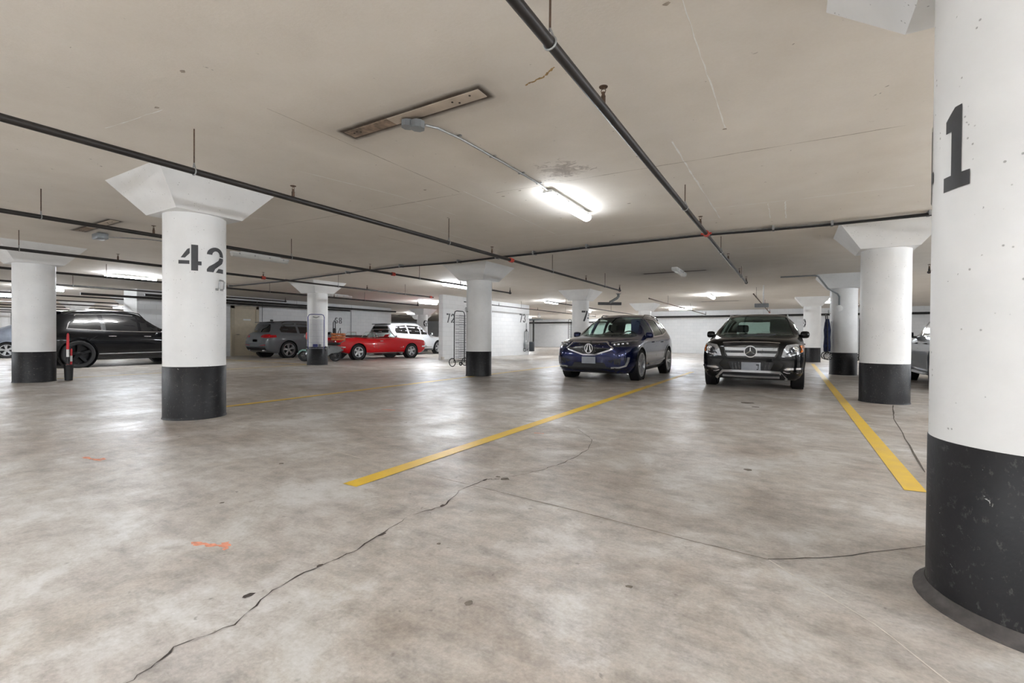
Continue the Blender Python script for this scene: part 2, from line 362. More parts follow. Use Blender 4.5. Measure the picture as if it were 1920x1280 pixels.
# form seams in the ceiling slab
zc = CEIL - .002
for a, w, m in (([(-3.2, 4.93), (-1.35, 5.0), (.8, 5.08)], .007, M_SEAMD), ([(-.95, 7.0), (-.05, 7.07), (1.2, 7.1)], .012, M_SEAM), ([(-.53, 1.6), (-.52, 3.1), (-.51, 4.38)], .008, M_SEAM),
                ([(-.97, 4.44), (-.96, 6), (-.95, 7.67)], .014, M_SEAM), ([(-3.51, 4.68), (-3.57, 7.49)], .010, M_SEAM), ([(-4.66, 3.2), (-4.37, 4.37), (-4.3, 5.6)], .010, M_SEAM),
                ([(-5.17, 1.7), (-4.35, 1.79)], .008, M_SEAM), ([(-4.4, 7.5), (-2.6, 7.6), (-1, 7.67)], .010, M_SEAM), ([(-7.9, 2.9), (-6.9, 4.5)], .012, M_SEAM), ([(-3.6, 2.2), (-3.58, 4.68)], .006, M_SEAMD),
                ([(-8.0, 4.6), (-3.6, 4.75)], .008, M_SEAMD), ([(-.3, 7.1), (-.3, 8.0)], .012, M_SEAM), ([(-.1, 7.1), (-.1, 8.1)], .012, M_SEAM), ([(-5.2, 4.7), (-5.25, 8.3)], .010, M_SEAM),
                ([(-1, 10.4), (2, 10.6)], .02, M_SEAM), ([(-6.4, 6.0), (-6.3, 9.0)], .010, M_SEAMD), ([(-1.66, 2.93), (-1.5, 2.9), (-1.38, 2.83)], .012, simple('rust_streak', srgb(170, 140, 92), .8, 0, .2, 30))):
    floor_path('seam', wiggle(a, 12, .005), w, m, zc, .8, ceiling)
for cx, cy in ((-3.9, 4.4), (-3.2, 5.1), (-2.9, 5.0), (-.52, 4.4), (-4.5, 5.6), (-5.7, 5.9), (-6.1, 6.6), (-4.35, 1.75), (-3.6, 1.6), (-.75, 2.1), (-1.9, 6.2), (-.6, 2.6)):
    floor_poly('paint_chip', [(cx + random.uniform(.012, .03) * cos(a * .9), cy + random.uniform(.01, .02) * sin(a * .9)) for a in range(7)], M_SEAMD, zc, ceiling)

# ------------------------------------------------------------------ stencil digits
def arc(cx, cz, rx, rz, tx, tz, a0, a1, n=14):
    o = [(cx + rx * cos(radians(a0 + (a1 - a0) * k / n)), cz + rz * sin(radians(a0 + (a1 - a0) * k / n))) for k in range(n + 1)]
    i = [(cx + (rx - tx) * cos(radians(a0 + (a1 - a0) * k / n)), cz + (rz - tz) * sin(radians(a0 + (a1 - a0) * k / n))) for k in range(n + 1)]
    return o + i[::-1]
SIX = [arc(.30, .66, .30, .34, .17, .15, 30, 85), arc(.30, .5, .30, .5, .17, .3, 98, 178), arc(.30, .5, .30, .5, .17, .3, 182, 262), arc(.30, .31, .30, .31, .17, .15, -82, 85)]
DIG = {'4': [[(.38, 0), (.58, 0), (.58, .22), (.68, .22), (.68, .37), (.58, .37), (.58, 1), (.38, 1)], [(0, .24), (.33, .24), (.33, .38), (0, .38)], [(.07, .48), (.20, .48), (.34, .66), (.34, .86), (.27, .82)]],
       '2': [arc(.31, .68, .31, .32, .17, .15, 178, -8), [(0, 0), (.21, 0), (.27, .14), (.40, .26), (.57, .40), (.62, .52), (.62, .61), (.44, .61), (.40, .50), (.22, .34), (.06, .21), (0, .1)], [(.29, 0), (.62, 0), (.62, .17), (.40, .17)]],
       '1': [[(0, 0), (.60, 0), (.60, .18), (.43, .18), (.43, 1), (.28, 1), (.05, .87), (.05, .72), (.20, .72), (.20, .18), (0, .18)]],
       '7': [[(0, .83), (.34, .83), (.34, 1), (0, 1)], [(.12, 0), (.30, 0), (.62, .84), (.62, 1), (.40, 1), (.40, .78)]],
       '3': [arc(.28, .73, .30, .27, .17, .13, 170, 70), arc(.28, .73, .30, .27, .17, .13, 62, -85), arc(.28, .28, .32, .28, .17, .14, 85, -62), arc(.28, .28, .32, .28, .17, .14, -70, -170)],
       '6': SIX, '9': [[(.6 - a, 1 - b) for a, b in p] for p in SIX],
       '8': [arc(.30, .73, .28, .27, .16, .12, 100, 260), arc(.30, .73, .28, .27, .16, .12, -80, 80), arc(.30, .26, .30, .26, .17, .12, 100, 260), arc(.30, .26, .30, .26, .17, .12, -80, 80)]}
def refine(poly, step=.06):
    out = []
    for (a, b), (c, d) in zip(poly, poly[1:] + poly[:1]):
        n = max(1, int(math.hypot(c - a, d - b) / step))
        out += [(a + (c - a) * k / n, b + (d - b) * k / n) for k in range(n)]
    return out
def stencil_cyl(digits, r, zbase, hgt, parent):
    """digits wrapped round a column: (character, plan angle of its centre, width factor)"""
    for c, ang, ws in digits:
        mb = MB(); wid = max(a for p in DIG[c] for a, b in p)
        for p in DIG[c]:
            # cut into vertical strips so that it follows the curve
            bm = bmesh.new()
            tris = tessellate_polygon([[Vector((a, b, 0)) for a, b in p]]); vs = [bm.verts.new((a, b, 0)) for a, b in p]
            for t_ in tris:
                try: bm.faces.new([vs[i] for i in t_])
                except ValueError: pass
            for k in range(1, 14): bmesh.ops.bisect_plane(bm, geom=bm.verts[:] + bm.edges[:] + bm.faces[:], plane_co=(k * .05, 0, 0), plane_no=(1, 0, 0))
            bm.verts.index_update(); out = []
            for v in bm.verts:
                th = ang + (v.co.x - wid / 2) * ws * hgt / r; out.append(((r + .0025) * cos(th), (r + .0025) * sin(th), zbase + v.co.y * hgt))
            mb.add(out, [tuple(v.index for v in f.verts) for f in bm.faces]); bm.free()
        mb.build('stencilled_digit', M_STEN, parent, 0)['label'] = 'black stencilled digit'
def stencil_wall(text, fn, hgt, parent, gap=.16):
    u = 0
    for c in text:
        mb = MB()
        for p in DIG[c]: mb.prism(p, lambda a, b, t: fn((u + a) * hgt, b * hgt, t), .001, .003)
        mb.build('stencilled_digit', M_STEN, parent, 0); u += .62 + gap

# ------------------------------------------------------------------ columns
CR = .325
shaft_me = capital_me = band_me = None
def column(x, y, label, num=None, numz=1.62, numh=.42, skirt=False, band=True, group='round concrete columns'):
    global shaft_me, capital_me, band_me
    if shaft_me is None:
        shaft_me = MB().lathe([(CR, .60), (CR, 2.45)], 48).mesh('shaft', M_COL, 40)
        band_me = MB().lathe([(CR + .012, 0), (CR + .006, .015), (CR + .003, .03), (CR + .003, .618), (CR, .622)], 48).mesh('painted_band', M_BAND, 40)
        mb = MB(); a, b = .365, .66
        vs = [(sx * a, sy * a, 2.42) for sx, sy in ((-1, -1), (1, -1), (1, 1), (-1, 1))] + [(sx * b, sy * b, CEIL) for sx, sy in ((-1, -1), (1, -1), (1, 1), (-1, 1))]
        mb.add(vs, [(3, 2, 1, 0), (4, 5, 6, 7)] + [(i, (i + 1) % 4, 4 + (i + 1) % 4, 4 + i) for i in range(4)])
        capital_me = mb.mesh('capital', M_COL, 0)
    e = empty('column', (x, y, 0), 0, label, 'column', group)
    link('shaft', shaft_me, e); link('capital', capital_me, e)
    if band: link('painted_band', band_me, e)
    if skirt:
        MB().lathe([(CR + .042, 0), (CR + .040, .010), (CR + .028, .018), (CR + .018, .026), (CR + .006, .045), (CR, .045), (CR, 0)], 48).build('sealant_collar', simple('dark_sealant', srgb(76, 72, 70), .7, 0, .2, 20), e)
    if num: stencil_cyl(num, CR, numz, numh, e)
    return e
toc = lambda x, y: atan2(-y, -x)      # plan angle from a column towards the photographer
C42 = (-6.28, 2.93)
column(*C42, 'white round column stencilled 42 with wide square capital', [('4', toc(*C42) - .16, 1.12), ('2', toc(*C42) + .70, 1.2)], 1.745, .30)
C41 = (.80, 2.455)
column(*C41, 'nearest white column, huge at the right edge, stencilled 41', [('4', -3.49, 1.12), ('1', -2.69, .62)], 1.555, .30, skirt=True)
column(-13.5, 3.25, 'white round column at the left with a narrow black bin at its foot')
column(-13.9, 10.3, 'white column with the blue wire shopping cart hung on its front')
column(-6.92, 9.9, 'white round column with the tall black wire cart hung on its left')
column(1.27, 9.5, 'white round column right of the black car, beside the yellow line')
column(1.24, 16.2, 'white column with the folded blue cart and the conduit box')
column(.73, 24.2, 'white column furthest back beyond the yellow line', [('7', pi - .35, 1.1), ('9', pi + .42, 1.1)], 1.5, .38)
column(-7.1, 17.05, 'white column right behind the dark blue car', [('7', -pi / 2 + .95, 1.1), ('4', -pi / 2 + 1.78, 1.1)], 1.62, .40)
column(-6.75, 25.0, 'pale column between the blue and the black car, against the back wall')
column(-21.2, 23.8, 'white column stencilled 69 beyond the white car', [('6', toc(-21.2, 23.8) + .55, 1.1), ('9', toc(-21.2, 23.8) + 1.4, 1.1)], 1.62, .45)
far_cols = [(-20.6, -3.3), (-27.4, 3.4), (-27.4, 10), (-34.3, 3.4), (-34.3, 10), (-41, 3.4), (-41, 10), (-41, 17), (-48, 10), (-48, 17), (-34.3, 17), (-27.8, 24), (-55, 10), (-34, 24), (-27.4, 30.5), (-20.8, 30.5), (-48, 3.4), (-55, 17)]
row = lambda v, L: ('first', 'second', 'third', 'fourth', 'fifth', 'sixth', 'seventh', 'eighth', 'ninth', 'tenth', 'eleventh')[sorted(set(L)).index(v)]
for x, y in far_cols: column(x, y, 'small far-off white column, %s from the left in the %s row back' % (row(x, [c[0] for c in far_cols if c[1] == y]), row(y, [c[1] for c in far_cols])), group='far-off columns')

# ------------------------------------------------------------------ ceiling lamps
lamp_parts = {}
def lamp(x, y, lit, label, rz=0, L=1.28, group='strip lamps on the ceiling', hang=0):
    e = empty('strip_lamp', (x, y, CEIL - hang), rz, label, 'lamp', group)
    if 'h' not in lamp_parts:
        prof = [(-.055, -.03), (.055, -.03), (.065, -.05), (.065, -.062), (-.065, -.062), (-.065, -.05)]
        lamp_parts['h'] = MB().prism(prof, lambda a, b, t: (a, t, b), -L / 2, L / 2).box((0, 0, -.014), (.06, .9, .032)).mesh('housing', M_WHITEP, 30)
        lens = [(-.064, -.062)] + [(.066 * -cos(pi * k / 10), -.085 - .05 * sin(pi * k / 10)) for k in range(11)] + [(.064, -.062)]
        mb = MB().prism(lens, lambda a, b, t: (a, t, b), -L / 2 + .01, L / 2 - .01)
        lamp_parts['lit'] = mb.mesh('diffuser', M_LIT, 40)
        lamp_parts['strong'] = mb.mesh('diffuser', M_LITF, 40); lamp_parts['full'] = mb.mesh('diffuser', M_LITV, 40); lamp_parts['off'] = mb.mesh('diffuser', simple('unlit_diffuser', srgb(206, 206, 202), .3, 0, .03, 8), 40)
        mc = MB()
        for k in (-.5, -.17, .17, .5):
            for sx in (-1, 1): mc.box((sx * .066, k, -.066), (.008, .03, .03))
        lamp_parts['c'] = mc.mesh('clip', M_GALV, 0)
    link('housing', lamp_parts['h'], e); link('diffuser', lamp_parts[lit if isinstance(lit, str) else ('lit' if lit else 'off')], e); link('clip', lamp_parts['c'], e)['kind'] = 'stuff'
    if hang:
        for k in (-.45, .45): MB().tube([(0, k, -.01), (0, k, hang)], .006, 6).build('hanger_rod', M_GALV, e)
    return e
lamp(-2.55, 5.70, True, 'lit strip lamp glowing on the ceiling above the empty stall')
lamp(-2.55, 12.75, False, 'unlit strip lamp on a sooty mark ahead of the black car')
lamp(-2.9, 20.9, 'full', 'lit strip lamp above the roofline of the black car')
lamp(-5.7, 28.9, 'full', 'lit strip lamp furthest back, near the pipe on the back wall', pi / 2)
lamp(1.5, 26.0, 'full', 'lit strip lamp behind the furthest right column', pi / 2)
lamp(-10.2, 6.1, False, 'unlit strip lamp right of the 42 column')
lamp(-9.85, 12.7, 'full', 'lit strip lamp behind the column with the black wire cart')
lamp(-10.3, 21.0, 'full', 'lit strip lamp near the far end of the partition wall')
lamp(-12.2, 29.5, 'full', 'lit strip lamp in the passage behind the partition wall', pi / 2)
lamp(-16.2, 18.6, 'full', 'lit strip lamp above the white car, left of the partition')
lamp(-17.3, 6.3, 'full', 'lit strip lamp just left of the 42 column over the long black suv')
lamp(-17.0, 13.7, False, 'unlit strip lamp on the ceiling above the grey car')
lamp(-24.9, 6.2, 'full', 'lit strip lamp over the far aisle seen past the left column')
FARL = ((-25.5, 14.5), (-31, 6.2), (-31, 13.5), (-38, 6.2), (-38, 13.5), (-45, 6.2), (-45, 13.5), (-52, 13.5), (-18.5, 27), (-25, 27), (-38, 21), (-31, 21), (-20, 36), (-15, 37), (-52, 6.2), (-11, 37.5), (-17, 41), (-12, 41))
for x, y in FARL:
    lamp(x, y, 'strong', 'small lit far-off strip lamp, %s from the left in the %s row back' % (row(x, [c[0] for c in FARL if c[1] == y]), row(y, [c[1] for c in FARL])), group='far-off lamps')
ORD = ('first', 'second', 'third', 'fourth', 'fifth', 'sixth', 'seventh', 'eighth', 'ninth', 'tenth', 'eleventh', 'twelfth')
fill_beh = [(-2.55, -1.8), (-2.55, -6.0), (-6.3, -4.0), (-10, -1.8), (-10, -6.0), (-17.3, -1.8), (-17.3, -6.0), (1.2, -4.0), (5, -2), (5, -6.5), (-24.9, -2), (11, -2)]  # unseen lamps added behind the camera to raise the general brightness
for i, (x, y) in enumerate(fill_beh): lamp(x, y, 'strong', 'added unseen lit strip lamp hung behind the photographer, %s of a dozen' % ORD[i], group='added fill lamps out of view', hang=.55)
fill_rgt = [(3.2, 1.4), (4.4, 5.7), (5.0, 9.4), (5.6, 13), (7, 16.5), (8.5, 20), (10.2, 27), (11, 5.7), (11, 13)]  # more added lamps outside the frame, hung low to light the ceiling
for i, (x, y) in enumerate(fill_rgt): lamp(x, y, 'strong', 'added unseen lit strip lamp hung right of the view, %s of nine' % ORD[i], group='added fill lamps out of view', hang=.6)

# old light bases: a plate left on the slab, with a box and conduit
def old_base(x, y, hl, label, hw=.06, mat=M_OLDB):
    e = empty('old_lamp_base', (x, y, CEIL), 0, label, 'lamp base', 'old lamp bases')
    MB().rbox((hl * .36, 0, -.004), (hl * 1.28, hw * 2, .008), .003).build('plate', mat, e)
    MB().rbox((-hl * .64, 0, -.004), (hl * .72, hw * 2, .0078), .003).build('plate', M_OLDD, e)
    for k in (-.90, -.84, -.80, .62, .68, .86): MB().lathe([(.008, -.012), (.009, -.006)], 8, Matrix.Translation((k * hl, random.uniform(-.03, .03), 0))).build('screw', M_CRACKD, e)
    return e
old_base(-2.70, 2.86, .72, 'long beige plate of a removed lamp on the near ceiling')
old_base(-10.0, 3.15, .75, 'sooty plate of a removed lamp left of the 42 column')
def octbox(e, x, y, z, r=.055, h=.05):
    return MB().lathe([(r, z - h), (r, z)], 8, Matrix.Translation((x, y, 0)) @ Matrix.Rotation(pi / 8, 4, 'Z')).build('junction_box', M_GBOX, e, 20)
e = empty('lamp_conduit', (-2.68, 2.9, CEIL), 0, 'thin grey conduit from twin round boxes to the glowing lamp', 'conduit', 'conduits')
octbox(e, -.07, -.01, -.024); octbox(e, .02, .01, -.04, .06, .06)
MB().tube([(.06, .05, -.06), (.07, .2, -.03), (.09, .5, -.016), (.115, 1.2, -.016), (.13, 1.95, -.016), (.13, 2.15, -.03)], .011, 8).build('conduit_tube', M_GALV, e)
for k in (.45, 1.0, 1.55, 1.95):
    MB().box((.09 + k * .02, k, -.012), (.07, .02, .012)).build('clip', M_GALV, e, 0)
e = empty('lamp_conduit', (-10.6, 3.40, CEIL), 0, 'grey box and thin conduit on the ceiling left of the 42 column', 'conduit', 'conduits')
MB().rbox((0, 0, -.07), (.26, .16, .10), .01).build('junction_box', M_GBOX, e)
MB().tube([(.12, .05, -.08), (.25, .6, -.03), (.33, 1.4, -.016), (.35, 1.95, -.02)], .011, 8).build('conduit_tube', M_GALV, e)

# ------------------------------------------------------------------ sprinkler pipes
head_me = []
def sprinkler_head(parent, x, y, z, mat=M_RUST):
    if not head_me:
        head_me.append(MB().tube([(0, 0, 0), (0, 0, .055)], .016, 8).tube([(0, 0, .055), (0, 0, .08)], .012, 8).tube([(.012, 0, .075), (.016, 0, .09), (.004, 0, .112)], .003, 5).tube([(-.012, 0, .075), (-.016, 0, .09), (-.004, 0, .112)], .003, 5)
                       .lathe([(.028, .112), (.03, .116), (.01, .120)], 12).mesh('sprinkler_head', M_RUST))
    o = link('sprinkler_head', head_me[0], parent); o.location = (x, y, z); return o
def spr_pipe(x, z, y0, y1, r, label, heads=(), rods=(), couplings=(), r_after=None, ends=True, axis='Y', drop=None, dx=0, mat=M_PIPE, rodmat=M_RUST, group='sprinkler pipes'):
    e = empty('sprinkler_pipe', (x, y0, z), 0, label, 'pipe', group); L = y1 - y0
    px = lambda y: dx * (y - y0) / L
    ycut = couplings[0] if (couplings and r_after) else y1
    MB().tube([(0, 0, 0), (px(ycut), ycut - y0, 0)], r, 14).build('pipe_run', mat, e)
    if ycut < y1: MB().tube([(px(ycut), ycut - y0, 0), (px(y1), L, 0)], r_after, 12).build('pipe_run', mat, e)
    for y in heads: sprinkler_head(e, px(y), y - y0, (r if y < ycut else (r_after or r)) * .8)
    for y in rods:
        rr = r if y < ycut else (r_after or r)
        mb = MB().tube([(px(y), y - y0, rr + .03), (px(y), y - y0, CEIL - z)], .006, 6)
        o = mb.build('hanger_rod', rodmat, e)
        ring = [(px(y) + (rr + .004) * sin(a), y - y0, -(rr + .004) * cos(a)) for a in [k * .35 for k in range(-7, 8)]]
        ring = [(px(y), y - y0, rr + .045)] + ring + [(px(y), y - y0, rr + .045)]
        MB().tube(ring, .006, 6).build('hanger_ring', M_GALV, o)
    for y in couplings:
        MB().tube([(px(y), y - y0 - .045, 0), (px(y), y - y0 + .045, 0)], r * 1.5, 14).tube([(px(y) + r * 1.1, y - y0, -.0), (px(y) + r * 2.4, y - y0, 0)], .016, 6).tube([(px(y) - r * 1.1, y - y0, 0), (px(y) - r * 2.4, y - y0, 0)], .016, 6).build('coupling', M_REDC, e)
    if ends:
        MB().tube([(px(y1), L - .03, 0), (px(y1), L + .03, 0)], r * 1.35, 12).tube([(px(y1), L, 0), (px(y1), L, .07)], r * .8, 10).build('end_fitting', M_PIPE_D, e); sprinkler_head(e, px(y1), L, .05)
    return e
spr_pipe(-1.10, 2.53, -8, 14.3, .030, 'dark sprinkler pipe crossing the near ceiling to the black car', (-.8, 3.0, 6.85, 10.1, 12.4), (2.2, 5.77, 9.0, 12.9), (7.35,), .024)
spr_pipe(-4.52, 2.43, -8, 13.9, .028, 'dark sprinkler pipe passing in front of the 42 column', (-1, 3.05, 6.85, 11.2), (2.1, 5.65, 9.25, 12.6), (7.5,), .024)
spr_pipe(-8.05, 2.45, -8, 13.3, .028, 'dark sprinkler pipe passing behind the 42 column', (-1, 3.2, 7.3, 10.6), (2.0, 5.4, 8.9, 12.2), (8.0,), .024)
spr_pipe(-11.6, 2.46, -8, 13.6, .028, 'dark sprinkler pipe above the left column', (-1, 4.0, 7.0, 10.4), (2.6, 6.0, 9.3, 12.1), (7.0, 13.45), .024, False)
spr_pipe(-15.2, 2.46, -8, 16.7, .028, 'dark sprinkler pipe above the red convertible', (3.0, 8, 12), (5.0, 9.4, 13.5), (), None)
spr_pipe(-18.9, 2.46, -8, 12.4, .028, 'dark sprinkler pipe over the grey car', (3.0, 8), (5.4, 9.4), (), None)
spr_pipe(-1.10, 2.45, 17.1, 29.9, .020, 'rusty short sprinkler pipe behind the black car roof', (23, 27), (18.5, 24.6), (29.6,), None, mat=M_RUST)
spr_pipe(-4.55, 2.45, 17.4, 30.6, .020, 'rusty sprinkler pipe between the dark blue and the black car', (24,), (20.5, 25.6), (), None, mat=M_RUST)
spr_pipe(-8.6, 2.45, 17.0, 30.6, .022, 'dark sprinkler pipe behind the dark blue car roof', (21,), (19.0, 25), (), None)
spr_pipe(-11.8, 2.45, 15.8, 31.0, .022, 'thin sprinkler pipe along the partition wall', (18.5, 22.4), (17.2, 20.6, 26), (), None)
spr_pipe(2.4, 2.45, 15.8, 30, .024, 'rusty sprinkler pipe right of the furthest columns', (), (20,), (), None, mat=M_RUST)
spr_pipe(2.5, 2.45, -8, 13.2, .024, 'rusty sprinkler pipe glimpsed between the two right columns', (11.8,), (8.0, 12.3), (12.6,), None, mat=M_RUST)
for x in (-24.9, -28.5, -32, -35.5, -39, -43, -47, -51, -55): spr_pipe(x + .7, 2.46, -8, 26, .03, 'far-off dark sprinkler pipe left of the stair wall, %s from the left edge' % row(x, [-24.9, -28.5, -32, -35.5, -39, -43, -47, -51, -55]), (), (6, 12), (), None, False, group='far-off pipes')
# pipes along the walls
def hpipe(name, pts, r, label, mat=M_PIPE_D, cat='pipe', hang=(), group='wall pipes'):
    e = empty(name, pts[0], 0, label, cat, group); o = Vector(pts[0])
    MB().tube([Vector(p) - o for p in pts], r, 10).build('pipe_run', mat, e)
    for h in hang: MB().tube([Vector(h) - o, Vector((h[0], h[1], CEIL)) - o], .006, 5).box(Vector(h) - o, (.03, .03, r * 2.4)).build('hanger_rod', M_GALV, e)
    return e
hpipe('wall_pipe', [(-8.5, 32.1, 2.40), (15.4, 32.1, 2.40)], .065, 'long dark pipe along the white back wall', M_GREYP if 0 else M_PIPE_D, hang=[(-5, 32.1, 2.4), (-1.5, 32.1, 2.4), (3, 32.1, 2.4), (8, 32.1, 2.4)])
hpipe('wall_pipe', [(-24, 42.4, 2.45), (-9.3, 42.4, 2.45)], .07, 'dark pipe along the wall at the end of the passage')
hpipe('wall_pipe', [(-21.9, 8.4, 2.55), (-21.9, 22, 2.55)], .05, 'upper dark pipe above the beige door', hang=[(-21.9, 11, 2.55), (-21.9, 15, 2.55), (-21.9, 18.5, 2.55)])
hpipe('wall_pipe', [(-21.7, 6.4, 2.42), (-21.7, 18.2, 2.42)], .045, 'lower dark pipe above the beige door', hang=[(-21.7, 12.8, 2.42), (-21.7, 15.5, 2.42)])
for y, lb in ((13.45, 'thin vertical conduit right of the beige door'), (18.85, 'thin vertical conduit right of the painted 68'), (9.4, 'thin vertical conduit on the wall behind the long black suv')):
    hpipe('wall_conduit', [(-22.36, y, .1), (-22.36, y, 2.55)], .014, lb, M_GREYP, 'conduit')
# two cables clipped across the ceiling
e = empty('ceiling_cable', (0, 8.5, CEIL), 0, 'pair of black cables running across the whole ceiling', 'cable')
cabl = [(15, 8.6), (6, 8.5), (1.62, 8.57), (.5, 8.62), (-.28, 8.55), (-1.22, 8.47), (-3.44, 8.54), (-4.68, 8.67), (-5.66, 8.74), (-6.76, 8.80), (-8.49, 8.67), (-10.69, 8.85), (-13.98, 9.2), (-17.46, 9.28), (-22, 9.3)]
zz = [2.74, 2.74, 2.735, 2.74, 2.735, 2.74, 2.735, 2.74, 2.745, 2.74, 2.735, 2.745, 2.74, 2.74, 2.74]
MB().tube([(x, y - 8.5, z - CEIL) for (x, y), z in zip(cabl, zz)], .017, 8).build('cable_run', M_BPLAS, e)
MB().tube([(x + .1, y - 8.5 + .045 + .02 * sin(i * 2.1), z - CEIL + .015 + .008 * sin(i)) for i, ((x, y), z) in enumerate(zip(cabl, zz))], .014, 8).build('cable_run', M_BPLAS, e)
MB().tube([(x, y - 8.5 + .10, -.02) for (x, y), z in zip(cabl, zz)], .011, 8).build('conduit_tube', M_GALV, e)
for i in range(2, 14):
    x, y = cabl[i]; MB().box((x, y - 8.5 + .04, -.035), (.03, .16, .07)).build('clip', M_GALV, e, 0)
# conduit down the right column, with box
e = empty('column_conduit', (1.24, 16.2, 0), 0, 'grey conduit bent down the column to a round white box', 'conduit', 'conduits')
MB().tube([(-1.55, -.75, 2.76), (-.72, -.72, 2.76), (-.64, -.66, 2.74), (-.40, -.40, 2.42), (-.17, -.33, 2.26), (-.13, -.335, 2.18), (-.13, -.335, 1.93)], .022, 8).build('conduit_tube', M_GREYP, e)
MB().lathe([(.085, 0), (.085, .05), (.06, .065)], 16, Matrix.Translation((-.13, -.31, 1.86)) @ Matrix.Rotation(pi / 2, 4, 'X')).build('box', M_WHITEP, e)
e = empty('hanging_box', (-.85, 17.9, CEIL), 0, 'grey box hung on a rod from the ceiling by the conduit', 'box')
MB().tube([(0, 0, 0), (0, 0, -.62)], .02, 8).build('rod', M_WHITEP, e); MB().rbox((-.05, 0, -.68), (.42, .2, .13), .01).build('box', M_GBOX, e)
# drain pipe behind the blue car
e = empty('drain_pipe', (-6.75, 18.4, CEIL), 0, 'thick grey drain pipe with an elbow beside the column', 'drain pipe')
MB().tube([(.62, .3, 0), (.62, .3, -.12), (.58, .25, -.19), (.42, .05, -.33), (.36, 0, -.37)], .055, 10).build('elbow', M_GREYP, e)
MB().tube([(.75, .30, -.42), (-.15, .02, -.40)], .062, 12).build('pipe_run', simple('drain_grey', srgb(96, 98, 100), .5, 0, .06), e)
MB().lathe([(.10, -.02), (.10, 0)], 14, Matrix.Translation((.62, .3, 0))).build('flange', M_GREYP, e)
# security dome
e = empty('security_camera', (-15.8, 30.2, CEIL), 0, 'small white security camera hung in the passage', 'camera')
MB().tube([(0, 0, 0), (0, 0, -.22)], .03, 8).build('stem', M_WHITEP, e); MB().lathe([(.02, -.42), (.09, -.38), (.12, -.30), (.11, -.22)], 14).build('dome', M_WHITEP, e)

# ------------------------------------------------------------------ door and wall writing
d = tag(MB().box((-22.37, 12.6, 1.13), (.06, 1.02, 2.24)).build('door_1', M_BEIGE, None, 0), kind='structure')
mb = MB()
for yy in (12.02, 13.18): mb.box((-22.36, yy, 1.18), (.12, .14, 2.36))
mb.box((-22.36, 12.6, 2.30), (.12, 1.30, .13)); mb.build('door_frame', M_BEIGED, d, 0)
MB().box((-22.33, 12.68, 1.72), (.012, .36, .07)).build('door_sign', M_WHITEP, d, 0)
MB().tube([(-22.34, 12.18, 1.02), (-22.28, 12.18, 1.02), (-22.28, 12.30, 1.02)], .014, 8).build('door_handle', M_CHROME, d)
w1 = bpy.data.objects['wall_stair_core']; w2 = bpy.data.objects['wall_partition']
stencil_wall('68', lambda a, b, t: (-22.4 + t, 17.72 + a, 1.68 + b), .36, w1)
stencil_wall('72', lambda a, b, t: (-12.9 + t, 16.0 + a, 1.60 + b), .40, w2)
stencil_wall('73', lambda a, b, t: (-12.9 + t, 22.35 + a, 1.80 + b), .48, w2)
MB().box((-12.88, 15.72, .06), (.10, .12, .12)).build('scuffed_corner', M_JOINTL, w2, 0)

# ------------------------------------------------------------------ cars (local: nose at -Y, X across, Z up)
def pchip(pts):
    xs = [p[0] for p in pts]; ys = [p[1] for p in pts]; n = len(xs)
    h = [xs[i + 1] - xs[i] for i in range(n - 1)]; dl = [(ys[i + 1] - ys[i]) / h[i] for i in range(n - 1)]; m = [0] * n
    for i in range(1, n - 1):
        if dl[i - 1] * dl[i] > 0:
            w1, w2 = 2 * h[i] + h[i - 1], h[i] + 2 * h[i - 1]; m[i] = (w1 + w2) / (w1 / dl[i - 1] + w2 / dl[i])
    m[0], m[-1] = dl[0], dl[-1]
    def f(x):
        if x <= xs[0]: return ys[0]
        if x >= xs[-1]: return ys[-1]
        i = 0
        while x > xs[i + 1]: i += 1
        t = (x - xs[i]) / h[i]
        return (1 + 2 * t) * (1 - t) ** 2 * ys[i] + t * (1 - t) ** 2 * h[i] * m[i] + t * t * (3 - 2 * t) * ys[i + 1] + t * t * (t - 1) * h[i] * m[i + 1]
    return f
def ev(o):
    dg = bpy.context.evaluated_depsgraph_get(); return bpy.data.meshes.new_from_object(o.evaluated_get(dg))
def boolean(me, cutters, op='DIFFERENCE'):
    o = bpy.data.objects.new('tmp', me); COL.objects.link(o); tmp = []
    for c in cutters:
        cm = c.mesh('cut', M_BPLAS, 0) if isinstance(c, MB) else c
        co = bpy.data.objects.new('cut', cm); COL.objects.link(co); tmp.append(co)
        md = o.modifiers.new('b', 'BOOLEAN'); md.operation = op; md.object = co; md.solver = 'EXACT'
    bpy.context.view_layer.update(); r = ev(o)
    for t in tmp + [o]: bpy.data.objects.remove(t, do_unlink=True)
    return r
